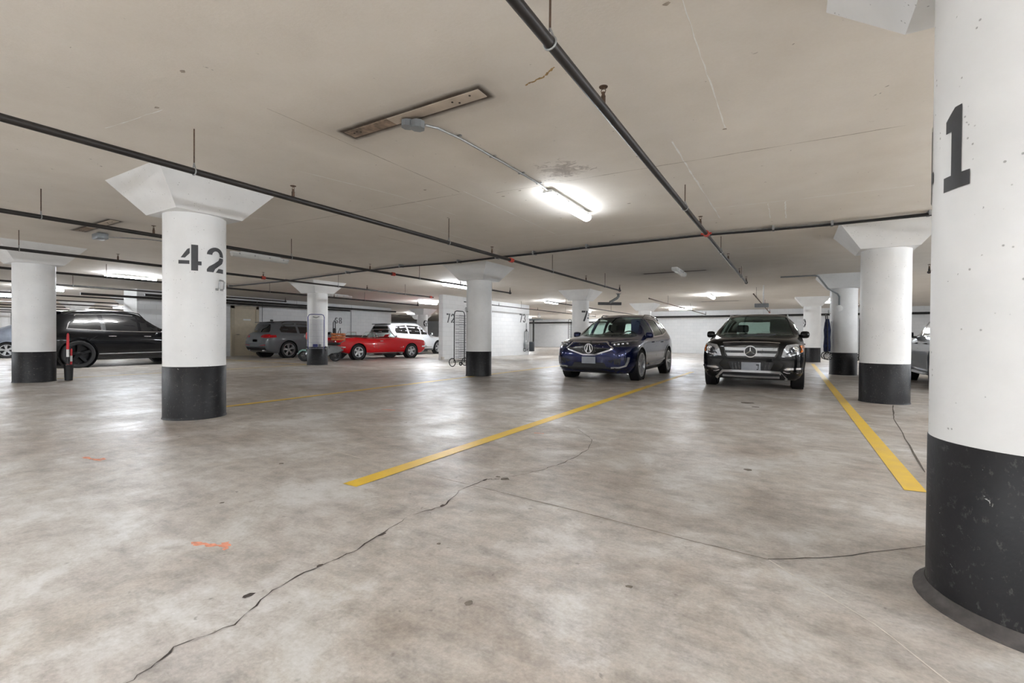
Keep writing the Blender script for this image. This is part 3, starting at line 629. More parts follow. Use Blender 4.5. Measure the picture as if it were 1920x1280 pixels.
class Car:
    def __init__(s, name, loc, heading, label, curves, paintm, axles, wr, wx, arch=None, group='parked cars'):
        """heading 0: nose towards -Y; pi: nose towards +Y"""
        s.e = empty(name, (*loc, 0), heading, label, 'car', group); s.c = {k: pchip(v) for k, v in curves.items()}
        s.y0, s.y1 = curves['zt'][0][0], curves['zt'][-1][0]; s.paint = paintm; s.axles = axles; s.wr = wr; s.wx = wx; s.arch = arch or wr + .055
        s.crown = .03; s.shell = s.loft().mesh('shell', paintm, 40); s.bvh = s.tree(s.shell)
        s.cuts = []; s.mirror_sides = (-1, 1)
    def tree(s, me):
        bm = bmesh.new(); bm.from_mesh(me); t = BVHTree.FromBMesh(bm); bm.free(); return t
    def sec(s, y, inset=0, zfloor=None):
        g = lambda k: s.c[k](y)
        zb, zs, zt, wm, wb, wt = g('zb'), g('zs'), g('zt'), g('wm') - inset, g('wb') - inset, g('wt') - inset
        zt -= inset * .8
        ws = wm - .05
        if zfloor is not None: zb = zfloor
        H = zs - zb
        top = zt - zs
        P = [(0, zb), (ws - .07, zb), (ws - .01, zb + min(.05, H * .2)), (wm - .022, zb + .22 * H), (wm - .004, zb + .45 * H), (wm, zb + .66 * H), (wm - .012, zb + .84 * H), (wb + (wm - wb) * .35, zs - .035 * min(1, H / .5)), (wb, zs)]
        b = min(.028, top * .1)
        P += [(wb + (wt - wb) * .33 + b, zs + top * .33), (wb + (wt - wb) * .66 + b, zs + top * .66), (wt + b * .6, zs + top * .88), (wt - .05, zs + top * .985)]
        P += [(wt * .62, zt + s.crown * .6), (wt * .3, zt + s.crown * .9), (0, zt + s.crown)]
        return P
    def loft(s, ya=None, yb=None, inset=0, zfloor=None, n=64):
        ya = s.y0 if ya is None else ya; yb = s.y1 if yb is None else yb; mb = MB(); rings = []
        ys = [ya + (yb - ya) * (0.5 - .5 * cos(pi * k / n)) * .55 + (yb - ya) * .45 * k / n for k in range(n + 1)]
        vs = []
        for y in ys:
            P = s.sec(y, inset, zfloor); ring = [(x, y, z) for x, z in P] + [(-x, y, z) for x, z in P[-2:0:-1]]
            vs += ring
        m = len(ring); fs = []
        for i in range(n):
            for k in range(m): fs.append((i * m + k, i * m + (k + 1) % m, (i + 1) * m + (k + 1) % m, (i + 1) * m + k))
        for base, rev in ((0, True), (n * m, False)):          # caps as strips, so that they stay flat quads
            h = m // 2
            for k in range(h):
                a, b, c_, d_ = base + k, base + k + 1, base + (m - k - 1) % m, base + (m - k) % m
                f = [a, b, c_, d_]; f = [q for i, q in enumerate(f) if q not in f[:i]]
                if len(f) > 2: fs.append(tuple(reversed(f)) if rev else tuple(f))
        return mb.add(vs, fs)
    # --- projecting outlines on the shell
    def cast(s, a, b, axis, side):
        if axis == 'x': o, d = Vector((side * 3, a, b)), Vector((-side, 0, 0))
        elif axis == 'y': o, d = Vector((a, side * 6, b)), Vector((0, -side, 0))
        else: o, d = Vector((a, b, 5)), Vector((0, 0, -1))
        h = s.bvh.ray_cast(o, d)
        if h[0] is None:
            if axis == 'x': q = Vector((side * s.c['wm'](a), a, b))
            elif axis == 'y': q = Vector((a, s.y0 if side < 0 else s.y1, b))
            else: q = Vector((a, b, 1))
            p, nrm, _, _ = s.bvh.find_nearest(q); return p, nrm
        return h[0], h[1]
    def patch(s, name, poly, axis, side, off, thick, mat, parent=None, step=.12, smooth=40, sym=False):
        """a panel that follows the shell: outline in the plane across `axis`, raised by off, thick deep"""
        bm = bmesh.new(); vs = [bm.verts.new((a, b, 0)) for a, b in poly]
        for t in tessellate_polygon([[Vector((a, b, 0)) for a, b in poly]]):
            try: bm.faces.new([vs[i] for i in t])
            except ValueError: pass
        for ax in (0, 1):
            lo = min(p[ax] for p in poly); hi = max(p[ax] for p in poly); k = math.floor(lo / step) + 1
            while k * step < hi:
                no = (1, 0, 0) if ax == 0 else (0, 1, 0); co = (k * step, 0, 0) if ax == 0 else (0, k * step, 0)
                bmesh.ops.bisect_plane(bm, geom=bm.verts[:] + bm.edges[:] + bm.faces[:], plane_co=co, plane_no=no); k += 1
        bmesh.ops.triangulate(bm, faces=bm.faces[:])
        bm.verts.index_update(); n = len(bm.verts); outer = []; inner = []
        for v in bm.verts:
            p, nr = s.cast(v.co.x, v.co.y, axis, side); outer.append(p + nr * off); inner.append(p - nr * (thick - off))
        fs = [tuple(v.index for v in f.verts) for f in bm.faces]
        mb = MB(); allf = list(fs) + [tuple(n + i for i in reversed(f)) for f in fs]
        for e in bm.edges:
            if len(e.link_faces) == 1:
                a, b = e.verts[0].index, e.verts[1].index; allf.append((a, b, n + b, n + a))
        bm.free(); mb.add(outer + inner, allf)
        o = mb.build(name, mat, parent or s.e, smooth)
        if sym:
            me = o.data.copy(); me.transform(Matrix.Scale(-1, 4, (1, 0, 0))); me.flip_normals(); link(name, me, parent or s.e)
        return o
    def both(s, name, poly, off, thick, mat, parent=None, step=.15, sides=(-1, 1)):
        return [s.patch(name, poly, 'x', sd, off, thick, mat, parent, step) for sd in sides]
    def ribbon(s, name, pts, w, axis, side, off, thick, mat, parent=None, closed=False, step=.2):
        P = [Vector(p) for p in pts]; n = len(P); L = []; R_ = []
        for i in range(n):
            a = P[i - 1] if (i or closed) else P[i]; b = P[(i + 1) % n] if (i < n - 1 or closed) else P[i]
            d1 = (P[i] - a).normalized() if (P[i] - a).length > 0 else None; d2 = (b - P[i]).normalized() if (b - P[i]).length > 0 else None
            d = ((d1 or d2) + (d2 or d1)).normalized(); k = 1 / max(.5, d.dot(d1 or d2)); nr = Vector((-d.y, d.x)) * w / 2 * k
            L.append(P[i] + nr); R_.append(P[i] - nr)
        mb = MB(); rng = range(n if closed else n - 1)
        # dense samples, projected
        A = []; B = []
        for i in rng:
            j = (i + 1) % n; m = max(1, int((P[j] - P[i]).length / step))
            for k in range(m): t = k / m; A.append(L[i].lerp(L[j], t)); B.append(R_[i].lerp(R_[j], t))
        if not closed: A.append(L[-1]); B.append(R_[-1])
        vs = []
        for q in A + B:
            p, nr = s.cast(q.x, q.y, axis, side); vs.append((p + nr * off, p - nr * (thick - off)))
        m = len(A); V = [v[0] for v in vs] + [v[1] for v in vs]; fs = []
        for i in range(m if closed else m - 1):
            j = (i + 1) % m; a, b, c_, d_ = i, j, m + j, m + i
            fs += [(a, b, c_, d_), (2 * m + a, 2 * m + d_, 2 * m + c_, 2 * m + b), (a, 2 * m + a, 2 * m + b, b), (d_, c_, 2 * m + c_, 2 * m + d_)]
        return mb.add(V, fs).build(name, mat, parent or s.e, 40)
    def finish(s, hollow=None, floor=.42):
        cut = []
        for ya in s.axles:
            for sd in (-1, 1):
                cut.append(MB().lathe([(s.arch, 0), (s.arch, .6)], 36, Matrix.Translation((sd * (s.wx - .2), ya, s.wr)) @ Matrix.Rotation(sd * pi / 2, 4, 'Y')))
        if hollow: cut.append(s.loft(hollow[0], hollow[1], .045, floor, 30))
        cut += s.cuts
        me = boolean(s.shell, cut); fin(me, s.paint, 38); s.body = link('body', me, s.e)
        liner = MB()
        for ya in s.axles:      # dark wheel-arch liners
            for sd in (-1, 1):
                M = Matrix.Translation((sd * (s.wx - .2), ya, s.wr)) @ Matrix.Rotation(sd * pi / 2, 4, 'Y')
                MB().lathe([(.05, .004), (s.arch - .004, .004), (s.arch - .004, .19)], 30, M).f
                prof = [(s.arch - .004, .20), (s.arch - .004, .006), (.02, .006)]; vs = []; fs = []; n = 30
                for (r, h) in prof:
                    for k in range(n): t = 2 * pi * k / n; vs.append(M @ Vector((r * cos(t), r * sin(t), h)))
                for i in range(2):
                    for k in range(n): fs.append((i * n + k, i * n + (k + 1) % n, (i + 1) * n + (k + 1) % n, (i + 1) * n + k))
                MB().add([v for v in vs if 1], fs).build('arch_liner', M_BPLAS, s.e)
        return s.body
    def arch_trim(s, mat, w=.05, off=.012):
        for ya in s.axles:
            for sd in (-1, 1):
                r = s.arch + w / 2 - .004; a0 = -.12
                pts = [(ya + r * cos(a0 + (pi - 2 * a0) * k / 22), s.wr + r * sin(a0 + (pi - 2 * a0) * k / 22)) for k in range(23)]
                s.ribbon('arch_trim', pts, w, 'x', sd, off, off + .02, mat)
    def wheels(s, width=.22, rim=.73, spokes=5, style='twin', rimmat=None, steer=0):
        rimmat = rimmat or M_SILV; R = s.wr; rr = R * rim; t = MB(); w = width / 2
        prof = [(rr - .01, -w * .86), (rr + .012, -w * .95), (R * .93, -w), (R * .985, -w * .84), (R, -w * .66)]
        for g in (-.36, 0, .36): prof += [(R, w * (g - .07) * 1.0), (R - .009, w * (g - .05)), (R - .009, w * (g + .05)), (R, w * (g + .07))]
        prof += [(R, w * .66), (R * .985, w * .84), (R * .93, w), (rr + .012, w * .95), (rr - .01, w * .86)]
        tire = t.lathe(prof, 36, closed=True).mesh('wheel', M_RUB, 30)
        b = MB().lathe([(rr - .006, -w * .7), (rr - .006, -w * .1), (.02, -w * .1)], 30).mesh('brake_disc', M_BPLAS, 30)
        m = MB().lathe([(rr + .012, w * .9), (rr + .010, w * .98), (rr - .012, w * .98), (rr - .022, w * .55), (rr - .022, 0), (rr - .002, 0), (rr - .002, w * .85)], 36, closed=True)
        m.lathe([(.065, 0), (.065, w * .62), (.05, w * .74), (.015, w * .76)], 16)
        for k in range(spokes):
            for da in ((-.16, .16) if style == 'twin' else (0,)):
                a = 2 * pi * k / spokes; wd = (.024 if style == 'twin' else .05); a2 = a + da
                c0, c1 = Vector((cos(a + da * .3), sin(a + da * .3), 0)) * .05, Vector((cos(a2), sin(a2), 0)) * (rr - .012); dd = (c1 - c0).normalized(); nn = Vector((-dd.y, dd.x, 0))
                vs = []
                for c_, wz, z0, z1 in ((c0, wd * 1.25, w * .3, w * .66), (c1, wd, w * .35, w * .9)):
                    vs += [c_ - nn * wz + Vector((0, 0, z0)), c_ + nn * wz + Vector((0, 0, z0)), c_ + nn * wz * .7 + Vector((0, 0, z1)), c_ - nn * wz * .7 + Vector((0, 0, z1))]
                m.add(vs, [(3, 2, 1, 0), (4, 5, 6, 7), (0, 1, 5, 4), (1, 2, 6, 5), (2, 3, 7, 6), (3, 0, 4, 7)])
        rm = m.mesh('rim', rimmat, 30)
        for i, ya in enumerate(s.axles):
            for sd in (-1, 1):
                o = link('wheel', tire, s.e); o.location = (sd * (s.wx - w * .9), ya, R); o.rotation_euler = (0, sd * pi / 2, steer if i == 0 else 0)
                o.rotation_euler = (Matrix.Rotation(steer if i == 0 else 0, 3, 'Z') @ Matrix.Rotation(sd * pi / 2, 3, 'Y') @ Matrix.Rotation(random.random() * 2, 3, 'Z')).to_euler()
                link('brake_disc', b, o); link('rim', rm, o)
    def glass(s, name, poly, axis, side, mat, y0=None, y1=None, cut=True, off=-.006, step=.12):
        """cut the opening and set the pane into it"""
        if cut:
            g = .0
            if axis == 'x': s.cuts.append(MB().prism(poly, lambda a, b, t: (t, a, b), *((.25, 1.4) if side > 0 else (-1.4, -.25))))
            else: s.cuts.append(MB().prism(poly, lambda a, b, t: (a, t, b), y0, y1))
        return s.patch(name, poly, axis, side, off, .005, mat, None, step)
    def mirror_pair(s, y, z, x, mat=None, w=.22, h=.15):
        for sd in (-1, 1):
            mb = MB().rbox((sd * (x + w / 2), y, z), (w, .13, h), .05)
            o = mb.build('door_mirror', mat or s.paint, s.e)
            MB().rbox((sd * (x + w / 2), y + .066, z), (w * .86, .01, h * .8), .004).build('mirror_glass', M_DARKGL, o)
            MB().rbox((sd * (x - .01), y + .02, z - h * .4), (.10, .05, .05), .015).build('mirror_foot', M_BPLAS, o)
    def handles(s, ys, z, mat, sides=(-1, 1), L=.2):
        for y in ys:
            for sd in sides:
                p, n = s.cast(y, z, 'x', sd)
                MB().tube([(p.x - sd * .005, y - L / 2, z), (p.x + sd * .03, y - L / 2 + .03, z), (p.x + sd * .03, y + L / 2 - .03, z), (p.x - sd * .005, y + L / 2, z)], .012, 6).build('door_handle', mat, s.e)
    def seams(s, lines, mat=None, sides=(-1, 1), w=.008):
        for sd in sides:
            for l in lines: s.ribbon('panel_gap', l, w, 'x', sd, .0015, .004, mat or M_BPLAS)
    def rails(s, ya, yb, x, mat):
        for sd in (-1, 1):
            pts = []
            for k in range(11):
                y = ya + (yb - ya) * k / 10; p, n = s.cast(sd * x, y, 'z', 1); lift = .05 if 0 < k < 10 else -.01; pts.append((sd * x, y, p.z + lift))
            MB().tube(pts, .014, 8).build('roof_rail', mat, s.e)
def seat(e, x, y, z0=.42, zt=1.32, w=.48, mat=None, hr=True):
    m = mat or M_SEAT
    o = MB().rbox((x, y, z0), (w, .5, .16), .06).rbox((x, y + .26, z0 + (zt - .22 - z0) / 2), (w, .14, zt - .22 - z0), .06, 0, -.18).build('seat', m, e)
    if hr: MB().rbox((x, y + .38, zt - .09), (.27, .11, .19), .05, 0, -.1).tube([(x - .06, y + .36, zt - .3), (x - .06, y + .37, zt - .15)], .008, 6).tube([(x + .06, y + .36, zt - .3), (x + .06, y + .37, zt - .15)], .008, 6).build('headrest', m, o)
def star_emblem(c, x, y, z, r):
    mb = MB().lathe([(r, -.012), (r, .004), (r * .86, .004), (r * .86, -.012)], 36, Matrix.Translation((x, y, z)) @ Matrix.Rotation(pi / 2, 4, 'X'), True)
    for k in range(3):
        a = pi / 2 + k * 2 * pi / 3; d = Vector((cos(a), 0, sin(a))); n = Vector((-sin(a), 0, cos(a))); o = Vector((x, y, z))
        mb.add([o + d * r * .9 + Vector((0, -.004, 0)), o + n * r * .14 + d * .14 * r, o - n * r * .14 + d * .14 * r, o + Vector((0, -.014, 0)), o + d * r * .9 + Vector((0, .006, 0)), o - d * r * .16 + n * r * .14, o - d * r * .16 - n * r * .14],
               [(0, 3, 1), (0, 2, 3), (0, 1, 4), (0, 4, 2), (3, 5, 1), (3, 2, 6), (3, 6, 5)])
    return mb.build('emblem', M_CHROME, c.e, 20)
def cockpit(c, ydash, yseat, z0, rear=True, zt=1.30):
    MB().rbox((0, ydash, z0 + .42), (1.42, .5, .22), .08).build('dashboard', M_SEAT, c.e)
    M = Matrix.Translation((.36, ydash + .36, z0 + .50)) @ Matrix.Rotation(-1.15, 4, 'X')
    MB().lathe([(.185 + .016 * cos(a), .016 * sin(a)) for a in [k * pi / 4 for k in range(8)]], 24, M, True).build('steering_wheel', M_SEAT, c.e)
    for x in (-.36, .36): seat(c.e, x, yseat, z0, zt)
    MB().rbox((0, yseat + .95, z0), (1.25, .5, .16), .06).rbox((0, yseat + 1.22, z0 + .28), (1.25, .14, .52), .06, 0, -.2).build('rear_bench', M_SEAT, c.e)
    if rear:
        for x in (-.42, 0, .42): MB().rbox((x, yseat + 1.32, z0 + .62), (.24, .09, .13), .04).build('rear_headrest', M_SEAT, c.e)

# ---- black SUV facing us
def car_black():
    P = paint('black_car_paint', srgb(7, 7, 8), 0, .25, .5)
    c = Car('suv_car', (-.70, 12.55), 0, 'black boxy suv with star emblem parked facing the camera', dict(
        zt=[(-2.26, .86), (-2.235, .92), (-2.14, .965), (-1.7, 1.02), (-1.15, 1.07), (-1.02, 1.09), (-.6, 1.33), (-.22, 1.50), (0, 1.545), (.7, 1.57), (1.5, 1.55), (1.85, 1.50), (2.05, 1.32), (2.2, 1.0), (2.27, .85)],
        zs=[(-2.26, .74), (-2.2, .82), (-2.05, .88), (-1.6, .94), (-1.05, 1.0), (0, 1.01), (1.6, 1.06), (2.1, 1.0), (2.27, .75)],
        zb=[(-2.26, .30), (-2.2, .22), (-2.05, .20), (-1.85, .2), (1.8, .22), (2.27, .40)],
        wm=[(-2.26, .70), (-2.23, .78), (-2.12, .86), (-1.95, .905), (-1.6, .925), (1.5, .925), (1.95, .90), (2.2, .84), (2.27, .74)],
        wb=[(-2.26, .64), (-2.2, .74), (-2.05, .83), (-1.6, .875), (-1, .885), (1.5, .87), (2.1, .82), (2.27, .7)],
        wt=[(-2.26, .52), (-2.1, .66), (-1.6, .74), (-1.1, .76), (-.9, .74), (-.25, .625), (.2, .60), (1.5, .585), (1.9, .56), (2.1, .6), (2.27, .6)]), P, (-1.42, 1.335), .36, .90)
    c.crown = .02
    ws = [(-.73, 1.075), (-.40, 1.045), (0, 1.035), (.40, 1.045), (.73, 1.075), (.70, 1.15), (.605, 1.45), (.56, 1.485), (.3, 1.505), (0, 1.51), (-.3, 1.505), (-.56, 1.485), (-.605, 1.45), (-.70, 1.15)]
    c.glass('windscreen', ws, 'y', -1, M_WSCREEN, -1.35, .1)
    rw = [(-.66, 1.10), (.66, 1.10), (.575, 1.42), (.52, 1.45), (-.52, 1.45), (-.575, 1.42)]
    c.glass('rear_window', rw, 'y', 1, M_GLASS, 1.6, 2.6)
    sw1 = [(-.80, 1.06), (-.10, 1.06), (-.10, 1.45), (-.28, 1.43), (-.62, 1.25)]; sw2 = [(.0, 1.06), (.85, 1.08), (.85, 1.46), (.0, 1.46)]; sw3 = [(.95, 1.10), (1.55, 1.12), (1.50, 1.43), (.95, 1.46)]
    for sd in (-1, 1):
        for p in (sw1, sw2, sw3): c.glass('side_window', p, 'x', sd, M_GLASS)
    c.finish((-1.0, 2.06), .45)
    # grille with two louvres and the star
    c.patch('grille', [(-.49, .905), (.49, .905), (.47, .70), (.42, .625), (-.42, .625), (-.47, .70)], 'y', -1, .004, .03, M_BGLOSS)
    for z0, z1, w0, w1 in ((.765, .822, .465, .455), (.655, .715, .445, .41)):
        c.patch('louvre', [(-w1, z0), (w1, z0), (w0, z1), (-w0, z1)], 'y', -1, .028, .03, M_SILV)
    for z in (.742, .73): c.ribbon('grille_bar', [(-.44, z), (.44, z)], .008, 'y', -1, .012, .02, M_HDARK)
    c.ribbon('hood_trim', [(-.50, .915), (-.3, .928), (0, .932), (.3, .928), (.50, .915)], .016, 'y', -1, .01, .02, M_CHROME)
    p, n = c.cast(0, .745, 'y', -1); MB().lathe([(.108, -.004), (.108, .01), (.02, .01)], 30, Matrix.Translation((0, p.y - .03, .745)) @ Matrix.Rotation(pi / 2, 4, 'X')).build('emblem_backing', M_BGLOSS, c.e)
    star_emblem(c, 0, p.y - .045, .745, .115)
    MB().lathe([(.028, 0), (.03, .006), (.02, .010)], 16, Matrix.Translation((0, -2.12, .985)) @ Matrix.Rotation(.5, 4, 'X')).build('hood_badge', M_SILV, c.e)
    for sd in (1, -1):
        f = lambda pts: [(sd * a, b) for a, b in pts]
        hl = c.patch('headlamp', f([(.525, .655), (.565, .80), (.61, .875), (.75, .90), (.85, .893), (.905, .83), (.875, .745), (.80, .70), (.66, .665)]), 'y', -1, .006, .03, M_HEAD, step=.08)
        c.patch('lamp_bezel', f([(.60, .70), (.66, .82), (.74, .855), (.81, .84), (.82, .77), (.76, .72), (.68, .695)]), 'y', -1, .010, .01, M_HDARK, hl)
        c.patch('amber_marker', f([(.825, .865), (.86, .875), (.90, .83), (.87, .755), (.83, .74), (.85, .80)]), 'y', -1, .012, .012, M_AMBER, hl)
        q, n = c.cast(sd * .755, .80, 'y', -1); MB().lathe([(.05, 0), (.052, .012), (.036, .014), (.03, .004), (.005, .012)], 20, Matrix.Translation((q.x, q.y - .012, q.z)) @ Matrix.Rotation(pi / 2, 4, 'X')).build('projector', M_CHROME, hl)
        c.patch('bumper_vent', f([(.545, .42), (.60, .36), (.86, .36), (.885, .45), (.62, .47)]), 'y', -1, .004, .02, M_BGLOSS, step=.1)
        c.patch('daytime_lamp', f([(.57, .415), (.60, .40), (.87, .425), (.885, .455), (.62, .445)]), 'y', -1, .02, .02, M_CHROME, step=.1)
        c.ribbon('bumper_crease', f([(.50, .60), (.58, .50), (.56, .44), (.50, .385)]), .03, 'y', -1, .012, .02, P)
        c.ribbon('vent_edge', f([(.56, .37), (.62, .345), (.80, .35)]), .012, 'y', -1, .012, .02, M_CHROME)
    c.patch('intake', [(-.34, .385), (.34, .385), (.40, .52), (.38, .545), (-.38, .545), (-.40, .52)], 'y', -1, .004, .02, M_BPLAS)
    for sd in (-1, 1):
        for i in range(3): c.ribbon('intake_mesh', [(sd * (.19 + .06 * i), .40), (sd * (.21 + .06 * i), .53)], .012, 'y', -1, .008, .01, M_HDARK)
    q, n = c.cast(0, .45, 'y', -1)
    pl = MB().rbox((.01, q.y - .02, .452), (.34, .015, .165), .006).build('number_plate', M_PLATE, c.e); pl['label'] = 'blurred grey plate'
    MB().rbox((.125, q.y - .029, .49), (.05, .004, .03), .001).rbox((.14, q.y - .029, .445), (.014, .004, .07), .001).rbox((.125, q.y - .029, .40), (.03, .004, .02), .001).build('plate_marks', M_HDARK, pl)
    # bright skid frame below the bumper
    c.patch('lower_bumper', [(-.60, .205), (.60, .205), (.62, .30), (.5, .36), (-.5, .36), (-.62, .30)], 'y', -1, .006, .03, M_BPLAS)
    c.ribbon('skid_frame', [(-.62, .225), (-.50, .350), (-.30, .358), (.30, .358), (.50, .350), (.62, .225)], .042, 'y', -1, .03, .04, M_SILV)
    c.ribbon('skid_frame', [(-.50, .268), (-.25, .262), (.25, .262), (.50, .268)], .030, 'y', -1, .03, .04, M_SILV)
    c.mirror_pair(-.78, 1.09, .845, w=.17, h=.15); c.rails(-.15, 1.75, .60, M_SILV)
    c.seams([[(-.9, .35), (-.9, .95)], [(.0, .30), (-.05, 1.0)], [(1.0, .6), (.95, 1.0)]]); c.handles((-.2, .8), .88, P)
    c.arch_trim(M_BPLAS, .05); c.wheels(.235, .70, 5, 'twin'); cockpit(c, -.75, .0, .46, zt=1.33)
    MB().rbox((0, -.02, 1.42), (.22, .03, .07), .02).build('rear_view_mirror', M_BPLAS, c.e)
    for sd in (-1, 1):
        c.ribbon('wiper', [(sd * .05 - .2, 1.06), (sd * .05 + .35, 1.09)], .015, 'y', -1, .015, .015, M_BPLAS)
car_black()

# ---- dark blue SUV
def car_blue():
    P = paint('blue_car_paint', srgb(20, 30, 74), .6, .18, 1.0)
    c = Car('suv_car', (-3.98, 12.45), 0, 'dark blue suv with pentagon grille parked beside the yellow line', dict(
        zt=[(-2.37, .80), (-2.34, .86), (-2.2, .92), (-1.8, .985), (-1.25, 1.05), (-1.1, 1.075), (-.6, 1.35), (-.2, 1.52), (.1, 1.585), (.6, 1.615), (1.2, 1.59), (1.7, 1.52), (1.95, 1.42), (2.15, 1.15), (2.33, .95), (2.37, .85)],
        zs=[(-2.37, .70), (-2.25, .80), (-2.0, .87), (-1.5, .94), (-1.0, .985), (0, 1.01), (1.6, 1.10), (2.1, 1.02), (2.37, .75)],
        zb=[(-2.37, .28), (-2.3, .21), (-2.1, .19), (1.9, .22), (2.37, .42)],
        wm=[(-2.37, .58), (-2.33, .70), (-2.2, .83), (-2.0, .905), (-1.6, .945), (-1, .94), (.6, .935), (1.4, .95), (1.95, .91), (2.25, .82), (2.37, .68)],
        wb=[(-2.37, .54), (-2.28, .68), (-2.1, .80), (-1.6, .875), (-1, .895), (1.4, .88), (2.1, .80), (2.37, .62)],
        wt=[(-2.37, .44), (-2.2, .58), (-1.6, .72), (-1.15, .75), (-.95, .73), (-.25, .63), (.2, .60), (1.2, .57), (1.8, .54), (2.1, .56), (2.37, .54)]), P, (-1.40, 1.35), .365, .935)
    ws = [(-.74, 1.05), (-.4, 1.02), (0, 1.01), (.4, 1.02), (.74, 1.05), (.71, 1.12), (.615, 1.48), (.56, 1.515), (.3, 1.53), (0, 1.535), (-.3, 1.53), (-.56, 1.515), (-.615, 1.48), (-.71, 1.12)]
    c.glass('windscreen', ws, 'y', -1, M_WSCREEN, -1.45, .1)
    c.glass('rear_window', [(-.60, 1.12), (.60, 1.12), (.50, 1.40), (.45, 1.43), (-.45, 1.43), (-.50, 1.40)], 'y', 1, M_GLASS, 1.5, 2.6)
    sw = [[(-.86, 1.035), (-.08, 1.05), (-.08, 1.49), (-.30, 1.46), (-.60, 1.29)], [(.02, 1.05), (.88, 1.10), (.92, 1.14), (.72, 1.485), (.02, 1.50)], [(.98, 1.12), (1.55, 1.22), (1.30, 1.40), (.82, 1.475)]]
    for sd in (-1, 1):
        for p in sw: c.glass('side_window', p, 'x', sd, M_GLASS)
        c.ribbon('window_trim', [(-.95, 1.015), (0, 1.03), (.9, 1.08), (1.6, 1.2)], .022, 'x', sd, .006, .012, M_CHROME)
        c.ribbon('side_sill_trim', [(-.70, .355), (.3, .37), (.95, .44)], .045, 'x', sd, .014, .02, M_SILV)
        c.patch('sill', [(-.98, .20), (.92, .22), (.93, .30), (-.98, .28)], 'x', sd, .006, .02, M_BPLAS)
    c.finish((-1.05, 2.12), .45)
    g = [(-.40, .885), (.40, .885), (.545, .755), (.50, .72), (.14, .605), (-.14, .605), (-.50, .72), (-.545, .755)]
    c.patch('grille', g, 'y', -1, .003, .03, M_BGLOSS)
    c.ribbon('grille_frame', g, .030, 'y', -1, .022, .03, M_CHROME, closed=True)
    mb = MB()
    for r in range(3):
        for k in range(8 + 4 * r):
            a = 2 * pi * (k + .5 * r) / (8 + 4 * r); x, z = (.17 + .10 * r) * cos(a) * 1.25, .75 + (.09 + .045 * r) * sin(a)
            if abs(x) < .40 - .5 * abs(z - .76) and .65 + abs(x) * .2 < z < .865:
                q, n = c.cast(x, z, 'y', -1); mb.rbox((x, q.y - .006, z), (.022, .01, .008), .003)
    st = mb.build('grille_studs', M_SILV, c.e); st['kind'] = 'stuff'
    q, n = c.cast(0, .75, 'y', -1); Y = q.y - .03
    M = Matrix.Translation((0, Y, .75)) @ Matrix.Diagonal((.95, 1, 1.08, 1)) @ Matrix.Rotation(pi / 2, 4, 'X')
    mb = MB().lathe([(.105, -.01), (.105, .006), (.088, .006), (.088, -.01)], 32, M, True)
    fn = lambda a, b, t: (a, Y + t, .75 + b)
    for sx in (-1, 1):
        mb.prism([(sx * .008, .088), (sx * .028, .088), (sx * .070, -.070), (sx * .052, -.082), (sx * .040, -.082)], fn, -.012, .008)
        mb.prism([(sx * .012, -.012), (sx * .030, -.030), (sx * .050, -.030), (sx * .046, -.012)], fn, -.010, .006)
    mb.build('emblem', M_CHROME, c.e, 20)
    for sd in (-1, 1):
        f = lambda pts: [(sd * a, b) for a, b in pts]
        hl = c.patch('headlamp', f([(.49, .865), (.56, .80), (.66, .785), (.84, .80), (.89, .86), (.885, .915), (.76, .905), (.6, .885)]), 'y', -1, .006, .03, M_HDARK, step=.08)
        c.ribbon('lamp_eyebrow', f([(.50, .872), (.62, .893), (.76, .912), (.885, .925)]), .022, 'y', -1, .012, .02, M_SILV, hl)
        for k in range(4):
            x = .57 + .075 * k; q, n = c.cast(sd * x, .835 + .008 * k, 'y', -1); MB().rbox(q + n * .01, (.052, .02, .04), .01, sd * .3).build('lamp_jewel', M_HEAD, hl)
        c.patch('bumper_pocket', f([(.44, .47), (.60, .40), (.80, .40), (.82, .55), (.60, .52)]), 'y', -1, .004, .02, M_BPLAS, step=.1)
        c.ribbon('pocket_trim', f([(.52, .325), (.70, .335), (.80, .37), (.835, .46), (.85, .56)]), .028, 'y', -1, .016, .02, M_SILV)
        c.patch('tail_lamp', f([(.50, 1.0), (.80, 1.02), (.78, 1.10), (.55, 1.10)]), 'y', 1, .008, .02, M_TAIL)
    c.patch('intake', [(-.42, .335), (.42, .335), (.36, .43), (-.36, .43)], 'y', -1, .004, .02, M_BPLAS)
    c.patch('lower_bumper', [(-.80, .20), (.80, .20), (.83, .30), (.45, .335), (-.45, .335), (-.83, .30)], 'y', -1, .010, .03, M_BPLAS, step=.1)
    q, n = c.cast(0, .49, 'y', -1); MB().rbox((0, q.y - .03, .485), (.33, .015, .155), .006).build('number_plate', M_PLATE, c.e)['label'] = 'blurred grey plate'
    c.mirror_pair(-.80, 1.07, .87, w=.18, h=.15)
    c.seams([[(-.92, .33), (-.94, .98)], [(.02, .32), (-.02, 1.02)], [(.72, .55), (.98, .8), (.95, 1.05)]]); c.handles((-.22, .72), .90, P)
    c.arch_trim(M_BGLOSS, .035, .008); c.wheels(.24, .75, 5, 'twin', M_SILV); cockpit(c, -.80, -.05, .50, False, zt=1.36); c.rails(-.05, 1.6, .58, M_BGLOSS)
    MB().rbox((0, -.05, 1.45), (.22, .03, .07), .02).build('rear_view_mirror', M_BPLAS, c.e)
car_blue()

